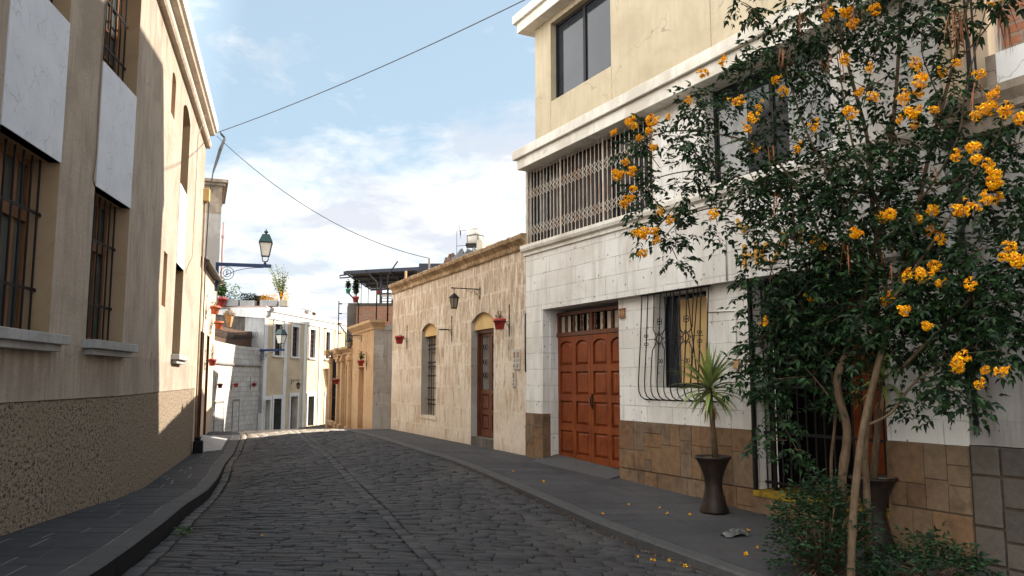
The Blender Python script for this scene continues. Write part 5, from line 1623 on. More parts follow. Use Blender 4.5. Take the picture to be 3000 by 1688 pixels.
# ------------------------------------------------------------------ wall lanterns
def wall_lantern(loc, ang, lab, s=1.0, arm=.62, glass_='glass_amber', fm='iron', drop=.16, group='hanging wall lanterns'):
    t = thing('wall_lantern', lab, 'lantern', (0, 0, 0), group)
    V = lambda x, z, y=0: Vector((x, y, z))
    X_, Z_ = Vector((1, 0, 0)), Vector((0, 0, 1))
    b = MB()
    b.box(WF, 0, .02, -.32, .06, -.012, .012); b.bar(V(0, 0), V(arm, 0), .016, 0, 6)
    b.lathe([(0, -.03), (.028, 0), (0, .03)], V(arm, 0), 8, cap=False)
    b.torus(V(.13, -.09), .075, .007, X_, Z_, seg=14); b.torus(V(.3, -.055), .05, .006, X_, Z_, seg=12); b.torus(V(.43, -.045), .035, .006, X_, Z_, seg=10)
    b.bar(V(.0, -.28), V(.2, -.04), .007)
    x = arm - .08
    for k in range(4):
        b.torus(V(x, -.03 - k * drop / 4), .02, .005, X_ if k % 2 else Vector((0, 1, 0)), Z_, seg=8)
    b.build('bracket', 'iron', t)
    z0 = -drop
    r = MB(); r.lathe([(.03, z0), (.17, z0 - .12), (.17, z0 - .14), (.0, z0 - .14)], V(x, 0), 6, sm=False, cap=False); r.build('lamp_roof', fm, t)
    f = MB()
    for k in range(6):
        an = k * pi / 3
        f.tube([V(x + .14 * cos(an), z0 - .14, .14 * sin(an)), V(x + .085 * cos(an), z0 - .44, .085 * sin(an))], .01, 4)
    f.lathe([(.0, z0 - .46), (.095, z0 - .46), (.095, z0 - .43), (.0, z0 - .43)], V(x, 0), 6, sm=False, cap=False)
    f.build('lantern_frame', fm, t)
    g = MB(); g.lathe([(.08, z0 - .43), (.134, z0 - .14)], V(x, 0), 6, sm=False); g.build('lamp_glass', glass_, t)
    t.location = loc; t.rotation_euler = (0, 0, ang); t.scale = (s, s, s)
    return t
wall_lantern(R2(2.50, 3.72, -.03), R2.ang(), 'black hanging lantern above the arched brown door of the tan house', .76, .92)
wall_lantern(R3(2.2, 3.2), R3.ang(), 'black hanging lantern on the orange house under its upper cornice', .74, .66)
wall_lantern(FB(3.6, 1.62), FB.ang(), 'black hanging lantern over the dark door of the far cream building', .8, .6)
# wooden lantern on the low house
wlz = thing('wall_lantern', 'old wooden lantern with a grey metal crown on the low cream house', 'lantern', (0, 0, 0), 'hanging wall lanterns')
q = MB()
for k in range(4):
    pass
q.lathe([(.10, -.62), (.21, -.14), (.21, -.12)], (0, 0, 0), 4, sm=False); q.v = [Matrix.Rotation(.5, 3, 'Z') @ v for v in q.v]; q.build('lantern_body', 'wood_light', wlz)
q = MB(); q.lathe([(.24, -.12), (.27, -.02), (.20, -.03), (.16, .08), (.07, .1), (.06, .2), (.0, .22)], (0, 0, 0), 8, sm=False); q.build('lamp_roof', 'cornice_grey', wlz)
q = MB(); q.tube([(0, 0, .1), (-.12, 0, .2), (-.5, 0, .12)], .018, 6); q.build('bracket', 'iron', wlz)
wlz.location = L2(14.7, 3.80, .50); wlz.rotation_euler = (0, 0, L2.ang()); wlz.scale = (.75, .75, .75)
# ------------------------------------------------------------------ flower pots on ring brackets
def bracket(loc, ang, lab, s=1.0):
    t = thing('pot_bracket', lab, 'bracket', (0, 0, 0), 'iron ring brackets for flower pots')
    V = lambda x, z, y=0: Vector((x, y, z))
    b = MB()
    b.box(WF, 0, .014, -.3, .36, -.012, .012); b.lathe([(.012, .36), (.02, .39), (0, .46)], V(.007, 0), 6, cap=False); b.lathe([(0, -.4), (.016, -.33), (.012, -.3)], V(.007, 0), 6, cap=False)
    b.bar(V(0, 0), V(.12, 0), .010); b.tube([V(.01, -.2), V(.03, -.09), V(.09, -.03), V(.14, -.012)], .009, 5)
    b.build('wall_bar', 'iron', t)
    r = MB(); r.torus(V(.27, 0), .155, .012, (1, 0, 0), (0, 1, 0), seg=20); r.build('ring', 'iron', t)
    t.location = loc; t.rotation_euler = (0, 0, ang); t.scale = (s, s, s)
    return t
def leafy(mb, c, n, r, h, ll, lw, seed=0, up=.6):
    random.seed(seed)
    for k in range(n):
        an = random.uniform(0, 2 * pi)
        rr = r * sqrt(random.random())
        p = Vector(c) + Vector((rr * cos(an), rr * sin(an), h * random.random()))
        d = Vector((random.uniform(-1, 1), random.uniform(-1, 1), random.uniform(-.4, 1) * up + .2)).normalized()
        leaf(mb, p, d, ll * random.uniform(.7, 1.2), lw)
def leaf(mb, p, d, l, w, fold=.25, m=0):
    a = d.orthogonal().normalized() if abs(d.z) > .97 else d.cross(Vector((0, 0, 1))).normalized()
    t = random.uniform(-.9, .9)
    n = a.cross(d).normalized()
    a, n = a * cos(t) + n * sin(t), n * cos(t) - a * sin(t)
    tip = p + d * l - n * l * .12
    i = mb.vs([p, p + d * l * .38 + a * w + n * w * fold, tip, p + d * l * .38 - a * w + n * w * fold])
    mb.face([i[0], i[1], i[2]], None, m); mb.face([i[0], i[2], i[3]], None, m)
def flower_pot(loc, lab, m='pot_red', s=1.0, plant=None, seed=1, group='small flower pots on wall brackets'):
    t = thing('flower_pot', lab, 'flower pot', (0, 0, 0), group)
    q = MB(); q.lathe([(.0, -.2), (.098, -.2), (.105, -.19), (.14, -.0), (.158, -.0), (.162, .02), (.16, .07), (.145, .075), (.138, .05), (.0, .045)], (0, 0, 0), 20, cap=False); q.build('pot', m, t)
    q = MB(); q.lathe([(.0, .05), (.14, .048)], (0, 0, 0), 14, cap=False); q.build('soil', 'soil', t)
    if plant:
        st = MB(); lf = MB()
        random.seed(seed)
        for k in range(plant[0]):
            an = random.uniform(0, 2 * pi); rr = .09 * random.random()
            b = Vector((rr * cos(an), rr * sin(an), .05))
            e = b + Vector((random.uniform(-.08, .08), random.uniform(-.08, .08), plant[1] * random.uniform(.5, 1)))
            st.tube([b, b.lerp(e, .5) + Vector((.01, .01, 0)), e], .006, 4)
            for j in range(plant[2]):
                p = b.lerp(e, random.uniform(.3, 1))
                leaf(lf, p, Vector((random.uniform(-1, 1), random.uniform(-1, 1), random.uniform(-.3, .8))).normalized(), plant[3], plant[3] * .33)
        st.build('stem', 'bark_dark', t)
        if plant[2]:
            lf.build('leaves', plant[4], t)
        if len(plant) > 5:
            fw = MB()
            for k in range(plant[5]):
                p = Vector((random.uniform(-.1, .1), random.uniform(-.1, .1), plant[1] * random.uniform(.8, 1.15)))
                for j in range(9):
                    leaf(fw, p, Vector((random.uniform(-1, 1), random.uniform(-1, 1), random.uniform(-.5, 1))).normalized(), .045, .02)
            fw.build('blossom', 'flower_red', t)
    t.location = loc; t.scale = (s, s, s)
    return t
pots = [
    (R2, .86, 2.86, -.03, 'pot_red', .84, (14, .22, 3, .035, 'dead_leaf'), 'red pot with reddish succulent stems beside the brown door of the tan house', 'iron ring bracket right of the brown door of the tan house'),
    (R2, 8.18, 2.86, -.03, 'pot_red', .86, (4, .16, 0, .03, 'dead_leaf'), 'red pot with a few bare twigs near the far corner of the tan house', 'iron ring bracket near the far corner of the tan house'),
    (R3, 1.15, 2.25, 0, 'pot_red', .74, (12, .45, 9, .09, 'leaf_pot', 3), 'red pot with a leafy flowering geranium on the orange house', 'iron ring bracket on the orange house near the alley'),
    (R3, 6.4, 1.62, 0.0, 'pot_red', .8, (5, .2, 2, .05, 'leaf_pot'), 'red pot in front of the barred window of the orange house', 'iron ring bracket beside the barred window of the orange house'),
    (L2, 14.0, 3.40, 0, 'pot_orange', .9, (7, .25, 2, .04, 'dead_leaf'), 'bright terracotta pot lit by the sun on the low cream house', 'iron ring bracket under the terracotta pot on the low cream house'),
    (L2, 12.65, 2.2, 0, 'pot_red', .75, (9, .8, 2, .05, 'dead_leaf'), 'lower red pot with a tall dry plant between the two doors of the low house', 'lower ring bracket between the two doors of the low cream house'),
    (L2, 12.35, 3.74, 0, 'pot_orange', .9, (7, .3, 5, .05, 'leaf_pot'), 'terracotta pot high on the low cream house just under the street lamp', 'ring bracket high on the low cream house under the street lamp'),
]
for i, (fr_, u, z, o, m, s, pl_, lab, lab2) in enumerate(pots):
    bracket(fr_(u, z, o), fr_.ang(), lab2, s)
    flower_pot(fr_(u, z, o + .27 * s), lab, m, s, pl_, i + 2)
bracket(R2(4.37, 2.89, -.03), R2.ang(), 'empty iron ring bracket between window and door of the tan house', .8)
for i, px_i in enumerate((645, 694, 751)):
    best = min(range(len(path)), key=lambda k: abs((1500 + FPX * path[k][0].x / path[k][0].y) - (px_i + (9 if i < 2 else 12) * (-1 if i < 3 else 1))))
    p, n = path[best]
    w3 = ['leftmost', 'middle', 'right-hand']
    bracket(p + Vector((0, 0, 1.42)), atan2(n.y, n.x), w3[i] + ' of three ring brackets on the curved sillar wall', .75)
    flower_pot(p + n * .2 + Vector((0, 0, 1.42)), w3[i] + ' of three red pots on the curved sillar wall', 'pot_red', .7, (5, .16, 1, .04, 'dead_leaf'), 30 + i)
# terrace pots
tp = at(1020, 850, 31.0)
flower_pot(tp, 'green plastic pot with trailing leaves hung outside the roof terrace', 'pot_green', .66, (16, .55, 9, .15, 'leaf', 2), 41, 'pots on the roof terrace')
tp = at(1042, 874, 31.05)
flower_pot(tp, 'big red pot with dark foliage on the corner of the roof terrace', 'pot_red', .85, (18, .9, 12, .15, 'leaf'), 42, 'pots on the roof terrace')
tp = at(1109, 855, 31.35)
flower_pot(tp, 'red pot on the rail of the roof terrace', 'pot_red', .6, (5, .2, 3, .06, 'leaf'), 43, 'pots on the roof terrace')
# ------------------------------------------------------------------ roof garden of the cream building
def planter(x0, x1, y, z, h, m, lab, plant):
    t = thing('planter', lab, 'planter', ((x0 + x1) / 2, y, z), 'planters on the roof of the cream building')
    q = MB(); q.box(WF, x0, x1, z, z + h, -y - .2, -y + .2); q.build('trough', m, t, bevel=.015)
    q = MB()
    kind, n, hh, ll, lm = plant
    random.seed(int(abs(x0) * 100))
    for k in range(n):
        p = Vector((random.uniform(x0, x1), y + random.uniform(-.2, .2), z + h + hh * random.random() ** 1.3))
        leaf(q, p, Vector((random.uniform(-1, 1), random.uniform(-1, 1), random.uniform(-.2, 1))).normalized(), ll, ll * .3)
    q.build('foliage', lm, t)
zt = 5.5
planter(-15.3, -14.45, 42.0, zt, .36, 'pale_concrete', 'pale trough with a spreading fern on the far roof', ('f', 160, .8, .13, 'leaf_pot'))
planter(-14.4, -13.6, 42.05, zt, .3, 'pale_concrete', 'trough overgrown with a low dark green mat on the far roof', ('f', 420, .38, .1, 'leaf'))
planter(-13.35, -12.45, 42.1, zt, .34, 'pale_concrete', 'trough with yellow-orange low flowers on the far roof', ('f', 200, .3, .08, 'flower'))
planter(-12.35, -11.9, 42.2, zt, .34, 'tank_cream', 'short trough with orange dry flowers beside the roof sapling', ('f', 160, .45, .08, 'flower'))
flower_pot(Vector((-15.75, 41.9, zt + .32)), 'red pot with a feathery green palm at the left of the far roof', 'pot_red', 1.7, (12, .6, 14, .14, 'leaf_light'), 51, 'pots on the far roof')
flower_pot(Vector((-15.3, 41.7, zt + .32)), 'red pot with a bright green leafy plant on the far roof', 'pot_red', 1.7, (12, .55, 14, .15, 'leaf_pot'), 52, 'pots on the far roof')
sp = thing('sapling', 'small loose yellow-green sapling growing on the far roof', 'tree', (-12.35, 42.4, zt + .2))
tk_, lf = MB(), MB()
random.seed(77)
for k in range(13):
    b = Vector((-12.35, 42.4, zt + .2))
    an = random.uniform(0, 2 * pi)
    hh = random.uniform(.9, 2.25)
    e = b + Vector((cos(an) * hh * .36, sin(an) * hh * .3, hh))
    mid = b.lerp(e, .5) + Vector((-cos(an) * .06, 0, .1))
    tk_.tube([b, mid, e], [.022, .014, .006], 4)
    for j in range(34):
        t = random.uniform(.38, 1)
        p = b.lerp(e, t) + Vector((random.uniform(-.1, .1), random.uniform(-.1, .1), random.uniform(-.05, .1)))
        leaf(lf, p, Vector((random.uniform(-1, 1), random.uniform(-1, 1), random.uniform(-.3, .9))).normalized(), random.uniform(.1, .17), .033)
tk_.build('trunk', 'bark_dark', sp); lf.build('crown', 'leaf_light', sp)
cr_ = thing('roof_hatch', 'dark heap of stacked boards on the far roof beside the sapling', 'boards', FB(.4, 5.5, -1))
q = MB()
for k in range(6):
    q.box(FB, .55 + random.uniform(-.1, .1), 1.75 + random.uniform(-.1, .1), 5.46 + k * .11, 5.55 + k * .11, -.9, -.3)
q.build('board', 'rust', cr_)
for u, h, lab in ((4.1, 1.35, 'white pole antenna on stays on the far roof'),):
    q = MB(); b = FB(u, 5.46, -1)
    q.tube([b, b + Vector((0, 0, h))], .025, 4)
    for dx in (-.3, .3):
        q.tube([b + Vector((dx, 0, 0)), b + Vector((0, 0, .6))], .016, 4)
    tag(q.build('antenna', 'pipe_white'), lab, 'antenna')
q = MB(); b = FB(7.6, 5.46, -1)
for dx in (-.12, .12):
    q.tube([b + Vector((dx, 0, 0)), b + Vector((dx, 0, 1.9))], .012, 4)
for k in range(7):
    q.bar(b + Vector((-.12, 0, .2 + k * .24)), b + Vector((.12, 0, .44 + k * .24)), .01)
q.tube([b + Vector((-.7, 0, 1.7)), b + Vector((.9, 0, 1.6))], .01, 4)
tag(q.build('antenna', 'pipe_white'), 'lattice television aerial mast on the far roof', 'antenna')
ht = thing('roof_shelter', 'little shelter with a sloping white roof on the far building', 'shelter', FB(8.5, 5.46, -1))
q = MB()
for du in (8.0, 9.2):
    q.box(FB, du - .03, du + .03, 5.46, 5.95, -1.2, -1.0)
q.build('post', 'rust', ht)
q = MB(); i_ = q.vs([FB(7.8, 5.9, -.7), FB(9.5, 5.9, -.7), FB(9.3, 6.2, -1.6), FB(8.0, 6.2, -1.6), FB(7.8, 5.86, -.7), FB(9.5, 5.86, -.7), FB(9.3, 6.16, -1.6), FB(8.0, 6.16, -1.6)]); q.face(i_[:4]); q.face(i_[4:]); q.face([i_[0], i_[1], i_[5], i_[4]]); q.build('roof', 'pipe_white', ht)
# ------------------------------------------------------------------ yuccas in tall dark planters
def yucca_planter(x, y, z, s, lab):
    t = thing('planter', lab, 'planter', (x, y, z), 'tall hourglass planters')
    c = Vector((x, y, z))
    q = MB(); q.lathe([(r * s, h * s) for r, h in ((.0, 0), (.185, 0), (.19, .02), (.16, .1), (.125, .24), (.112, .33), (.118, .42), (.15, .54), (.195, .64), (.23, .69), (.242, .70), (.235, .725), (.21, .72), (.19, .69), (.0, .68))], c, 28, cap=False)
    q.build('pot', 'pot_black', t)
    q = MB(); q.lathe([(0, .70 * s), (.205 * s, .695 * s)], c, 18, cap=False); q.build('soil', 'soil', t)
def strap(mb, p, d, l, w, droop, n=6, m=0):
    side = d.cross(Vector((0, 0, 1)))
    side = side.normalized() if side.length > 1e-3 else Vector((1, 0, 0))
    prev = None
    cur = Vector(p); dd = Vector(d)
    for k in range(n + 1):
        t = k / n
        ww = w * (.55 + .9 * t if t < .4 else max(.02, (1 - t) / .6 * .91))
        up = side.cross(dd).normalized()
        ids = mb.vs([cur - side * ww + up * ww * .35, cur, cur + side * ww + up * ww * .35])
        if prev:
            mb.face([prev[0], prev[1], ids[1], ids[0]], None, m); mb.face([prev[1], prev[2], ids[2], ids[1]], None, m)
        prev = ids
        cur = cur + dd * (l / n)
        dd = (dd - Vector((0, 0, droop / n))).normalized()
def yucca(x, y, z, h, r, lab, seed, lean=(0, 0), n=58):
    random.seed(seed)
    t = thing('yucca', lab, 'plant', (x, y, z))
    top = Vector((x + lean[0], y + lean[1], z + h))
    q = MB(); q.tube([(x, y, z), (x + lean[0] * .3, y + lean[1] * .3, z + h * .35), (x + lean[0] * .7, y + lean[1] * .7, z + h * .75), top], [.046, .036, .034, .036], 9); q.build('trunk', 'bark', t)
    lf, dl = MB(), MB()
    for k in range(n):
        f = k / (n - 1)
        an = k * 2.39996 + random.uniform(-.2, .2)
        el = radians(85 - 105 * f ** 1.0 + random.uniform(-8, 8))
        d = Vector((cos(an) * cos(el), sin(an) * cos(el), sin(el)))
        strap(lf, top + Vector((0, 0, .10 - .18 * f)), d, r * random.uniform(.85, 1.1) * (.8 + .3 * sin(pi * f)), .034, .25 + .95 * f, 7)
    for k in range(26):
        an = random.uniform(0, 2 * pi)
        strap(dl, top + Vector((.02 * cos(an), .02 * sin(an), -.08 - .16 * random.random())), Vector((cos(an) * .5, sin(an) * .5, -.6)).normalized(), r * random.uniform(.3, .55), .012, 1.2, 4)
    lf.build('leaves', 'yucca_leaf', t); dl.build('dry_leaves', 'dead_leaf', t)
yucca_planter(2.66, 10.72, -.08, 1.0, 'dark hourglass planter standing on the pavement against the brown stone base')
yucca(2.70, 10.74, .60, .92, .62, 'spiky green yucca in the dark planter below the barred window', 5, (-.06, -.02), 74)
yucca_planter(3.98, 8.95, -.17, 1.05, 'dark planter half hidden behind the stems of the flowering tree')
yucca(3.98, 8.95, .55, 1.1, .55, 'second yucca behind the flowering tree, leaning against the wall', 6, (.2, .05), 46)
# ------------------------------------------------------------------ the flowering tree
random.seed(99)
FT = thing('flowering_tree', 'many-stemmed shrub tree with dark leaves, orange trumpet flowers and brown seed pods at the right', 'tree', (3.3, 7.7, -.25))
def limb(pts, r0, r1, mb, seg=8):
    P = smooth([tuple(at(*p)) for p in pts], 5)
    P = [Vector(p) for p in P]
    n = len(P)
    mb.tube(P, [(r0 + (r1 - r0) * k / (n - 1)) * random.uniform(.93, 1.07) for k in range(n)], seg)
stems = [
    ([(2492, 1720, 7.35), (2500, 1500, 7.4), (2530, 1250, 7.5), (2580, 1040, 7.6), (2640, 820, 7.7), (2690, 600, 7.75), (2730, 420, 7.7), (2790, 200, 7.6), (2850, -60, 7.5)], .047, .014),
    ([(2462, 1600, 8.1), (2468, 1400, 8.1), (2482, 1260, 8.1), (2452, 1120, 8.1), (2495, 1000, 8.1), (2525, 900, 8.1), (2548, 780, 8.1), (2600, 600, 8.1), (2612, 420, 8.1), (2630, 200, 8.0), (2640, -60, 8.0)], .060, .016),
    ([(2545, 1650, 8.0), (2540, 1450, 8.0), (2535, 1300, 7.9), (2560, 1120, 7.8), (2600, 900, 8.0), (2560, 650, 8.2), (2545, 430, 8.2), (2500, 250, 8.3), (2450, 60, 8.3), (2400, -60, 8.3)], .043, .012),
    ([(2440, 1480, 8.4), (2435, 1350, 8.4), (2447, 1200, 8.4), (2420, 1020, 8.5), (2330, 860, 8.6), (2300, 700, 8.7)], .022, .008),
]
for p, a, b in stems:
    q = MB(); limb(p, a * .88, b, q); q.build('trunk', 'bark', FT)
tw = MB()
branches = [
    ([(2525, 900, 8.1), (2430, 760, 8.2), (2380, 640, 8.3), (2300, 500, 8.5), (2200, 420, 8.7), (2080, 390, 8.9), (1960, 385, 9.1), (1860, 420, 9.1)], .022, .005),
    ([(2548, 780, 8.1), (2450, 560, 8.2), (2360, 380, 8.3), (2300, 200, 8.4), (2250, 80, 8.4)], .018, .005),
    ([(2600, 650, 8.1), (2520, 500, 8.1), (2480, 330, 8.1), (2450, 150, 8.1)], .018, .005),
    ([(2430, 760, 8.2), (2280, 680, 8.5), (2120, 610, 8.8), (2000, 640, 9.0), (1930, 720, 9.0)], .014, .004),
    ([(2380, 640, 8.3), (2220, 540, 8.7), (2060, 500, 9.0), (1930, 520, 9.1), (1860, 560, 9.1)], .014, .004),
    ([(2600, 900, 7.6), (2700, 760, 7.3), (2780, 640, 7.0), (2850, 520, 6.9), (2890, 420, 6.8)], .018, .005),
    ([(2640, 1080, 7.6), (2760, 960, 7.2), (2880, 840, 6.9), (3010, 720, 6.7)], .018, .006),
    ([(2530, 1250, 7.5), (2610, 1210, 7.5), (2680, 1120, 7.4), (2800, 1040, 7.1), (2900, 960, 7.0)], .016, .005),
    ([(2480, 1230, 8.1), (2380, 1100, 8.4), (2280, 1000, 8.6), (2230, 900, 8.7)], .012, .004),
    ([(2730, 420, 7.7), (2760, 330, 7.5), (2700, 150, 7.6), (2720, 60, 7.6)], .012, .004),
    ([(2690, 600, 7.7), (2800, 420, 7.2), (2830, 260, 7.1), (2880, 60, 7.0), (2900, -40, 7.0)], .012, .004),
    ([(2250, 80, 8.4), (2200, 20, 8.5), (2130, -10, 8.6)], .008, .003),
    ([(2690, 270, 7.6), (2780, 200, 7.4), (2860, 120, 7.3), (2960, -10, 7.2)], .012, .006),
    ([(2465, 1480, 8.1), (2380, 1400, 8.3), (2320, 1290, 8.5), (2260, 1180, 8.6)], .010, .004),
]
for p, a, b in branches:
    limb(p, a, b, tw, 6)
lm = MB()
def compound(mb, p, d, L, npair, ll, droop=.5):
    """a pinnate leaf: rachis with paired leaflets and one at the tip"""
    cur, dd = Vector(p), Vector(d)
    side = dd.cross(Vector((0, 0, 1)))
    side = side.normalized() if side.length > .05 else Vector((1, 0, 0))
    st = L / (npair + .3)
    pts = [cur.copy()]
    for k in range(npair):
        cur = cur + dd * st
        dd = (dd - Vector((0, 0, droop / npair))).normalized()
        pts.append(cur.copy())
        for s_ in (-1, 1):
            ld = (dd * .55 + side * s_ * .85 + Vector((0, 0, random.uniform(-.45, .1)))).normalized()
            leaf(mb, cur, ld, ll * random.uniform(.8, 1.15) * (1 - .12 * abs(k - npair / 2)), ll * .235)
    leaf(mb, cur, dd, ll * 1.2, ll * .25)
def wall_y(x, px):
    r = (px - 1500) / FPX
    return (R1.p.x + R1.p.y * tan(radians(28.2))) / (r + tan(radians(28.2)))
# clumps of foliage: (x, y, radius) in the photograph's frame, forward distance, amount
clumps = [(1880, 420, 70, 9.1, 44), (1880, 560, 80, 9.1, 54), (1940, 650, 80, 9.0, 54), (1970, 730, 60, 9.0, 40), (1990, 400, 90, 9.0, 50), (2050, 330, 80, 8.9, 44), (2110, 470, 120, 8.8, 90), (2160, 300, 100, 8.7, 60), (2210, 400, 120, 8.7, 100),
          (2090, 590, 80, 8.8, 50), (2230, 560, 110, 8.6, 100), (2270, 180, 110, 8.5, 80), (2330, 90, 110, 8.4, 80), (2390, 260, 120, 8.4, 100), (2350, 420, 130, 8.4, 130), (2300, 560, 120, 8.5, 120), (2440, 480, 130, 8.2, 140),
          (2460, 120, 110, 8.2, 90), (2540, 260, 120, 8.1, 110), (2600, 120, 100, 8.0, 80), (2610, 400, 120, 7.9, 130), (2560, 560, 130, 8.0, 150), (2670, 480, 80, 7.7, 60), (2450, 640, 140, 8.2, 170), (2330, 700, 120, 8.4, 130),
          (2225, 690, 35, 8.6, 6), (2260, 790, 100, 8.5, 90), (2390, 800, 130, 8.3, 160), (2540, 730, 140, 8.0, 180), (2670, 640, 90, 7.7, 80), (2690, 760, 110, 7.5, 110), (2600, 860, 130, 7.7, 150), (2480, 920, 120, 8.1, 120),
          (2300, 900, 90, 8.5, 90), (2250, 980, 60, 8.6, 45), (2330, 1050, 80, 8.5, 80), (2230, 1030, 60, 8.6, 36), (2280, 1110, 60, 8.6, 36), (2310, 1210, 50, 8.5, 26), (2400, 950, 110, 8.3, 110), (2385, 1100, 80, 8.4, 50), (2480, 1150, 60, 8.2, 30), (2560, 1000, 90, 7.8, 60), (2420, 1040, 70, 8.2, 46), (2640, 960, 110, 7.6, 120), (2750, 900, 110, 7.3, 110), (2850, 850, 110, 7.0, 100), (2950, 880, 80, 6.8, 80),
          (2770, 1040, 90, 7.2, 80), (2700, 1120, 60, 7.4, 40), (2810, 1150, 45, 7.0, 36), (2810, 520, 90, 7.1, 80), (2880, 600, 80, 6.9, 60), (2900, 450, 75, 6.8, 60), (2960, 650, 70, 6.7, 60), (2860, 740, 90, 6.9, 80), (2960, 780, 70, 6.7, 50),
          (2750, 320, 70, 7.4, 50), (2730, 210, 45, 7.5, 24), (2800, 260, 60, 7.2, 36), (2730, 60, 60, 7.6, 26), (2850, 50, 60, 7.1, 24), (2180, 15, 50, 8.5, 22), (2140, 20, 30, 8.6, 8), (2400, 20, 120, 8.3, 70), (2560, 20, 100, 8.1, 50), (2250, 1150, 55, 8.6, 28), (2290, 1290, 45, 8.5, 18), (2350, 1320, 40, 8.3, 16), (2200, 1060, 40, 8.7, 14), (2950, 980, 60, 6.8, 30), (2790, 960, 60, 7.1, 30), (2990, 560, 60, 6.6, 40), (2985, 420, 50, 6.6, 30),
          (2500, -120, 200, 7.9, 150), (2750, -150, 200, 7.3, 150), (2300, -150, 160, 8.3, 90), (2950, -60, 120, 6.7, 70), (2620, -380, 260, 7.6, 200), (2900, -350, 220, 6.9, 120)]
for (cx, cy, cr, d, n) in clumps:
    c = at(cx, cy, d)
    R = cr / FPX * d
    n = int(n * (.72 if cy < 720 and cx > 2000 else .92))
    hub = [c + Vector((random.gauss(0, .55), random.gauss(0, .6), random.gauss(0, .55))) * R for _ in range(max(2, n // 13))]
    for h in hub:
        tw.tube([c + (h - c) * -.3, h], .005, 4)
    for k in range(n):
        h = random.choice(hub)
        v = Vector((random.gauss(0, 1), random.gauss(0, 1), random.gauss(0, 1)))
        p = h + v.normalized() * R * .5 * random.random() ** .7
        lim = wall_y(p.x, 1500 + FPX * p.x / p.y) - .25
        if p.y > lim: p.y = lim - random.random() * .3
        dr = ((p - h).normalized() * .7 + Vector((random.uniform(-.6, .6), random.uniform(-.6, .6), random.uniform(-.5, .35)))).normalized()
        compound(lm, p, dr, random.uniform(.14, .24), random.choice((2, 3, 3, 4)), random.uniform(.062, .098), .6)
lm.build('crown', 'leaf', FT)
tw.build('branches', 'bark', FT)
# flower clusters
def trumpet(mb, p, d, s):
    a = d.orthogonal().normalized(); b = d.cross(a)
    prof = [(0, .004), (.35, .009), (.75, .017), (1.0, .024)]
    rings = []
    for t, r in prof:
        rings.append(mb.vs([p + d * t * .052 * s + (a * cos(k * 2 * pi / 6) + b * sin(k * 2 * pi / 6)) * r * s * .62 for k in range(6)]))
    for r0, r1 in zip(rings, rings[1:]):
        for k in range(6):
            mb.face([r0[k], r0[(k + 1) % 6], r1[(k + 1) % 6], r1[k]], None, 0, True)
    tip = p + d * .052 * s
    for k in range(5):
        an = k * 2 * pi / 5 + .3
        o_ = a * cos(an) + b * sin(an); s2 = a * -sin(an) + b * cos(an)
        i = mb.vs([tip + o_ * .010 * s, tip + o_ * .021 * s + s2 * .012 * s + d * .002, tip + o_ * .033 * s - d * .004 * s, tip + o_ * .021 * s - s2 * .012 * s + d * .002])
        mb.face(i)
protos = []
for v in range(5):
    mb = MB()
    random.seed(200 + v)
    for k in range((13, 17, 10, 21, 8)[v]):
        d = Vector((random.gauss(0, 1), random.gauss(0, 1), random.gauss(-.15, .8))).normalized()
        c = Vector((random.gauss(0, .017), random.gauss(0, .017), random.gauss(0, .018)))
        trumpet(mb, c + d * .02, d, random.uniform(.85, 1.15))
    protos.append(mb)
fl = []
z7 = [(650, 60, 3), (795, 45, 3), (690, 115, 3), (560, 70, 1), (645, 300, 1), (720, 460, 3), (790, 485, 1), (665, 565, 3), (770, 340, 1), (1005, 320, 1), (1140, 355, 2), (1210, 315, 1), (1320, 370, 1), (1030, 400, 3), (1020, 465, 1), (945, 490, 1), (1095, 550, 1), (990, 565, 3), (920, 600, 1), (1000, 630, 3), (1390, 470, 1), (1370, 540, 3), (1455, 555, 1), (1310, 575, 1), (1535, 590, 1), (1285, 740, 1), (1205, 780, 1), (1300, 800, 1), (1370, 825, 1), (1390, 870, 1), (1390, 920, 3), (1355, 995, 1), (1420, 990, 0), (1300, 1015, 2), (1230, 1055, 1), (870, 1080, 3), (830, 1095, 3), (1080, 1060, 3), (1010, 1095, 1), (700, 1170, 3), (500, 1215, 1), (530, 1240, 1), (1080, 1155, 1), (1130, 1200, 1), (1475, 1235, 1), (1440, 1290, 1), (1510, 1310, 3), (1090, 1340, 3), (1045, 1385, 3), (1020, 1405, 3), (1125, 1420, 1), (980, 1380, 0), (1270, 1430, 1), (300, 400, 1), (325, 460, 0), (100, 500, 2), (180, 595, 0), (220, 540, 2), (30, 305, 1), (200, 745, 2), (150, 640, 2), (480, 625, 2), (415, 740, 2), (1385, 10, 2)]
z5 = [(1105, 385, 1), (1030, 530, 1), (630, 700, 1), (720, 640, 1), (830, 640, 3), (735, 665, 1), (820, 695, 3), (840, 780, 3), (770, 730, 3), (690, 860, 3), (650, 925, 3), (730, 905, 3), (730, 1000, 1), (720, 1050, 3), (690, 1075, 1), (880, 1120, 1), (925, 1170, 1), (850, 1225, 3), (795, 1235, 3), (745, 1235, 1), (855, 1275, 1), (780, 1345, 3), (1155, 1135, 1), (920, 620, 1)]
z8 = [(945, 110, 3), (1055, 190, 3), (860, 50, 1), (460, 50, 2), (230, 170, 2), (1225, 355, 1), (1205, 395, 1), (1350, 410, 1), (1430, 415, 1), (1325, 480, 1)]
for x, y, v in z7: fl.append((2100 + x * .5825, y * .5825, v))
for x, y, v in z5: fl.append((1450 + x * .5521, y * .5521, v))
for x, y, v in z8: fl.append((2100 + x * .5825, 844 + y * .5825, v))
random.seed(5)
base_obj = {}
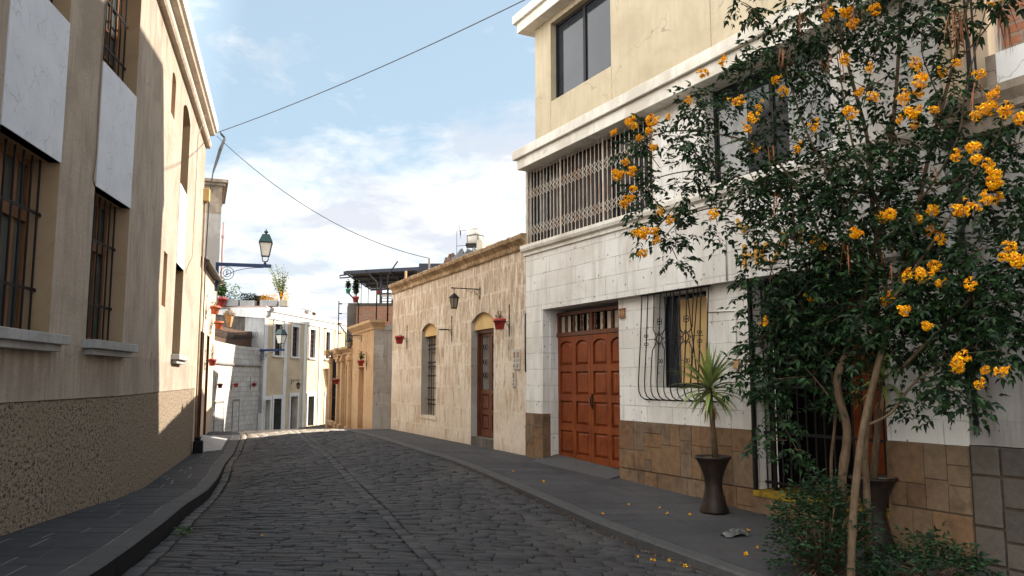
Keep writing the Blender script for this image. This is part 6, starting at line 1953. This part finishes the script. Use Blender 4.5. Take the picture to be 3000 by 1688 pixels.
for x, y, v in fl:
    d = min(clumps, key=lambda c: hypot(c[0] - x, c[1] - y))[3] - random.uniform(.25, .6)
    p = at(x, y, d)
    if v not in base_obj:
        o = protos[v].build('flower_cluster', 'flower'); o.parent = FT
        base_obj[v] = o
    else:
        o = base_obj[v].copy(); COL.objects.link(o); o.parent = FT
    o.location = p - FT.location
    o.rotation_euler = (random.uniform(-.5, .5), random.uniform(-.5, .5), random.uniform(0, 6.28))
    s_ = random.uniform(.5, .88)
    o.scale = (s_, s_, s_)
# hanging seed pods
pods = [(330, 250, 9, .34), (430, 60, 7, .3), (1200, 60, 12, .5), (1440, 60, 16, .42), (640, 1220, 6, .34), (310, 980, 4, .32), (860, 1230, 3, .24), (1065, 840, 4, .26), (600, 250, 5, .38), (1285, 420, 6, .45), (270, 740, 4, .28), (700, 30, 5, .35), (550, 0, 6, .35), (890, 1340, 2, .22), (505, 300, 4, .25), (180, 60, 3, .3)]
podp = None
for x, y, n, L in pods:
    x, y = 2100 + x * .5825, y * .5825
    d = min(clumps, key=lambda c: hypot(c[0] - x, c[1] - y))[3] - random.uniform(.3, .6)
    p = at(x, y, d)
    q = MB()
    for k in range(n):
        st = p + Vector((random.uniform(-.05, .05), random.uniform(-.05, .05), random.uniform(-.03, .03)))
        strap(q, st, Vector((random.uniform(-.45, .45), random.uniform(-.3, .3), -1)).normalized(), L * random.uniform(.6, 1.1), .0065, random.uniform(.2, 1.3), 5)
    q.build('seed_pods', 'pod', FT)
for x, y, n, L in ((2448, 330, 2, .26), (2485, 330, 2, .24), (2320, 350, 2, .28), (2100, 340, 1, .24), (2122, 500, 2, .22), (2530, 700, 1, .28)):
    p = at(x, y, min(clumps, key=lambda c: hypot(c[0] - x, c[1] - y))[3] - .5)
    q = MB()
    for k in range(n):
        strap(q, p + Vector((random.uniform(-.05, .05), 0, 0)), Vector((random.uniform(-.1, .1), 0, -1)).normalized(), L, .007, .2, 4)
    q.build('seed_pods', 'pod_green', FT)
# bushes at the foot
def bush(name, lab, cx, cy, cz, rx, ry, rz, n, seed):
    random.seed(seed)
    t = thing(name, lab, 'bush', (cx, cy, cz))
    q, s_ = MB(), MB()
    for k in range(n):
        an = random.uniform(0, 2 * pi); e = random.random() ** .5
        b = Vector((cx + .08 * cos(an), cy + .08 * sin(an), cz))
        p = Vector((cx + rx * e * cos(an), cy + ry * e * sin(an), cz + .06 + rz * random.random() * (1.15 - .6 * e)))
        if k % 6 == 0: s_.tube([b, b.lerp(p, .6) + Vector((0, 0, .06)), p], .006, 4)
        d = ((p - b).normalized() + Vector((random.uniform(-.7, .7), random.uniform(-.7, .7), random.uniform(-.3, .5)))).normalized()
        compound(q, p, d, random.uniform(.12, .2), 3, random.uniform(.045, .065), .7)
    q.build('foliage', 'leaf_low', t); s_.build('stem', 'bark_dark', t)
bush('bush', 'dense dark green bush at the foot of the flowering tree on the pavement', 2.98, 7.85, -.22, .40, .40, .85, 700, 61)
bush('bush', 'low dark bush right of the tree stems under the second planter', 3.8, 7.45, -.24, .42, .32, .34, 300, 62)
# soil patch the tree grows from
sp_ = MB(); sp_.lathe([(.0, .03), (.5, .02), (.62, -.02)], (3.35, 7.6, -.21), 18, cap=False); struct(sp_.build('planting_soil', 'soil'))
# ------------------------------------------------------------------ litter
crumple('crumpled_bag', Vector((2.58, 9.45, -.135)), .17, .08, .07, 'bag', 14, 'crumpled grey and black bag lying on the right pavement', 'litter', .35)
pet = [(1772, 1508), (1949, 1508), (1928, 1490), (1845, 1479), (1508, 1382), (1592, 1413), (2213, 1607), (2185, 1623), (2200, 1556), (1905, 1644), (1923, 1644), (2026, 1511), (2010, 1658), (1872, 1631), (1800, 1555), (1955, 1645), (2280, 1565), (2335, 1655), (764, 1570), (1660, 1503)]
fo = MB(); random.seed(3)
trumpet(fo, Vector((0, 0, .012)), Vector((1, 0, .12)).normalized(), .9)
fo = fo.build('fallen_flower', 'flower')
tag(fo, 'single fallen orange flower lying on the right side of the street', 'flower', 'fallen orange flowers')
first = True
for x, y in pet:
    yy = 9.0
    for _ in range(25):
        p = at(x, y, yy)
        onp = p.x > xr(yy)
        zt_ = zr(yy) if onp else zroad(p.x, yy)
        r = at(x, y, 1.0) - Vector((0, 0, EYE))
        yy = (zt_ + .004 - EYE) / r.z
    p = at(x, y, yy)
    o = fo if first else fo.copy()
    if not first: COL.objects.link(o)
    first = False
    o.location = p
    o.rotation_euler = (random.uniform(-.2, .2), random.uniform(-.2, .2), random.uniform(0, 6.28))
    o.scale = (random.uniform(.5, .95),) * 3
lit = MB()
for k in range(420):
    y = random.uniform(7, 16)
    x = xr(y) - abs(random.gauss(0, .09)) - .01
    p = Vector((x, y, zroad(x, y) + .01))
    leaf(lit, p, Vector((random.uniform(-1, 1), random.uniform(-1, 1), .1)).normalized(), random.uniform(.015, .035), .007, m=0 if random.random() < .7 else 1)
lo_ = lit.build('leaf_litter', ['dead_leaf', 'pod'])
lo_['kind'] = 'stuff'; lo_['label'] = 'dry leaf litter and petals along the right kerb'; lo_['category'] = 'litter'
gw = thing('weed', 'small green weed in the gutter under the left kerb', 'plant', (-3.85, 9.5, -.13))
q = MB(); leafy(q, (-3.8, 9.45, -.14), 60, .09, .09, .05, .012, 8); q.build('leaves', 'leaf_pot', gw)
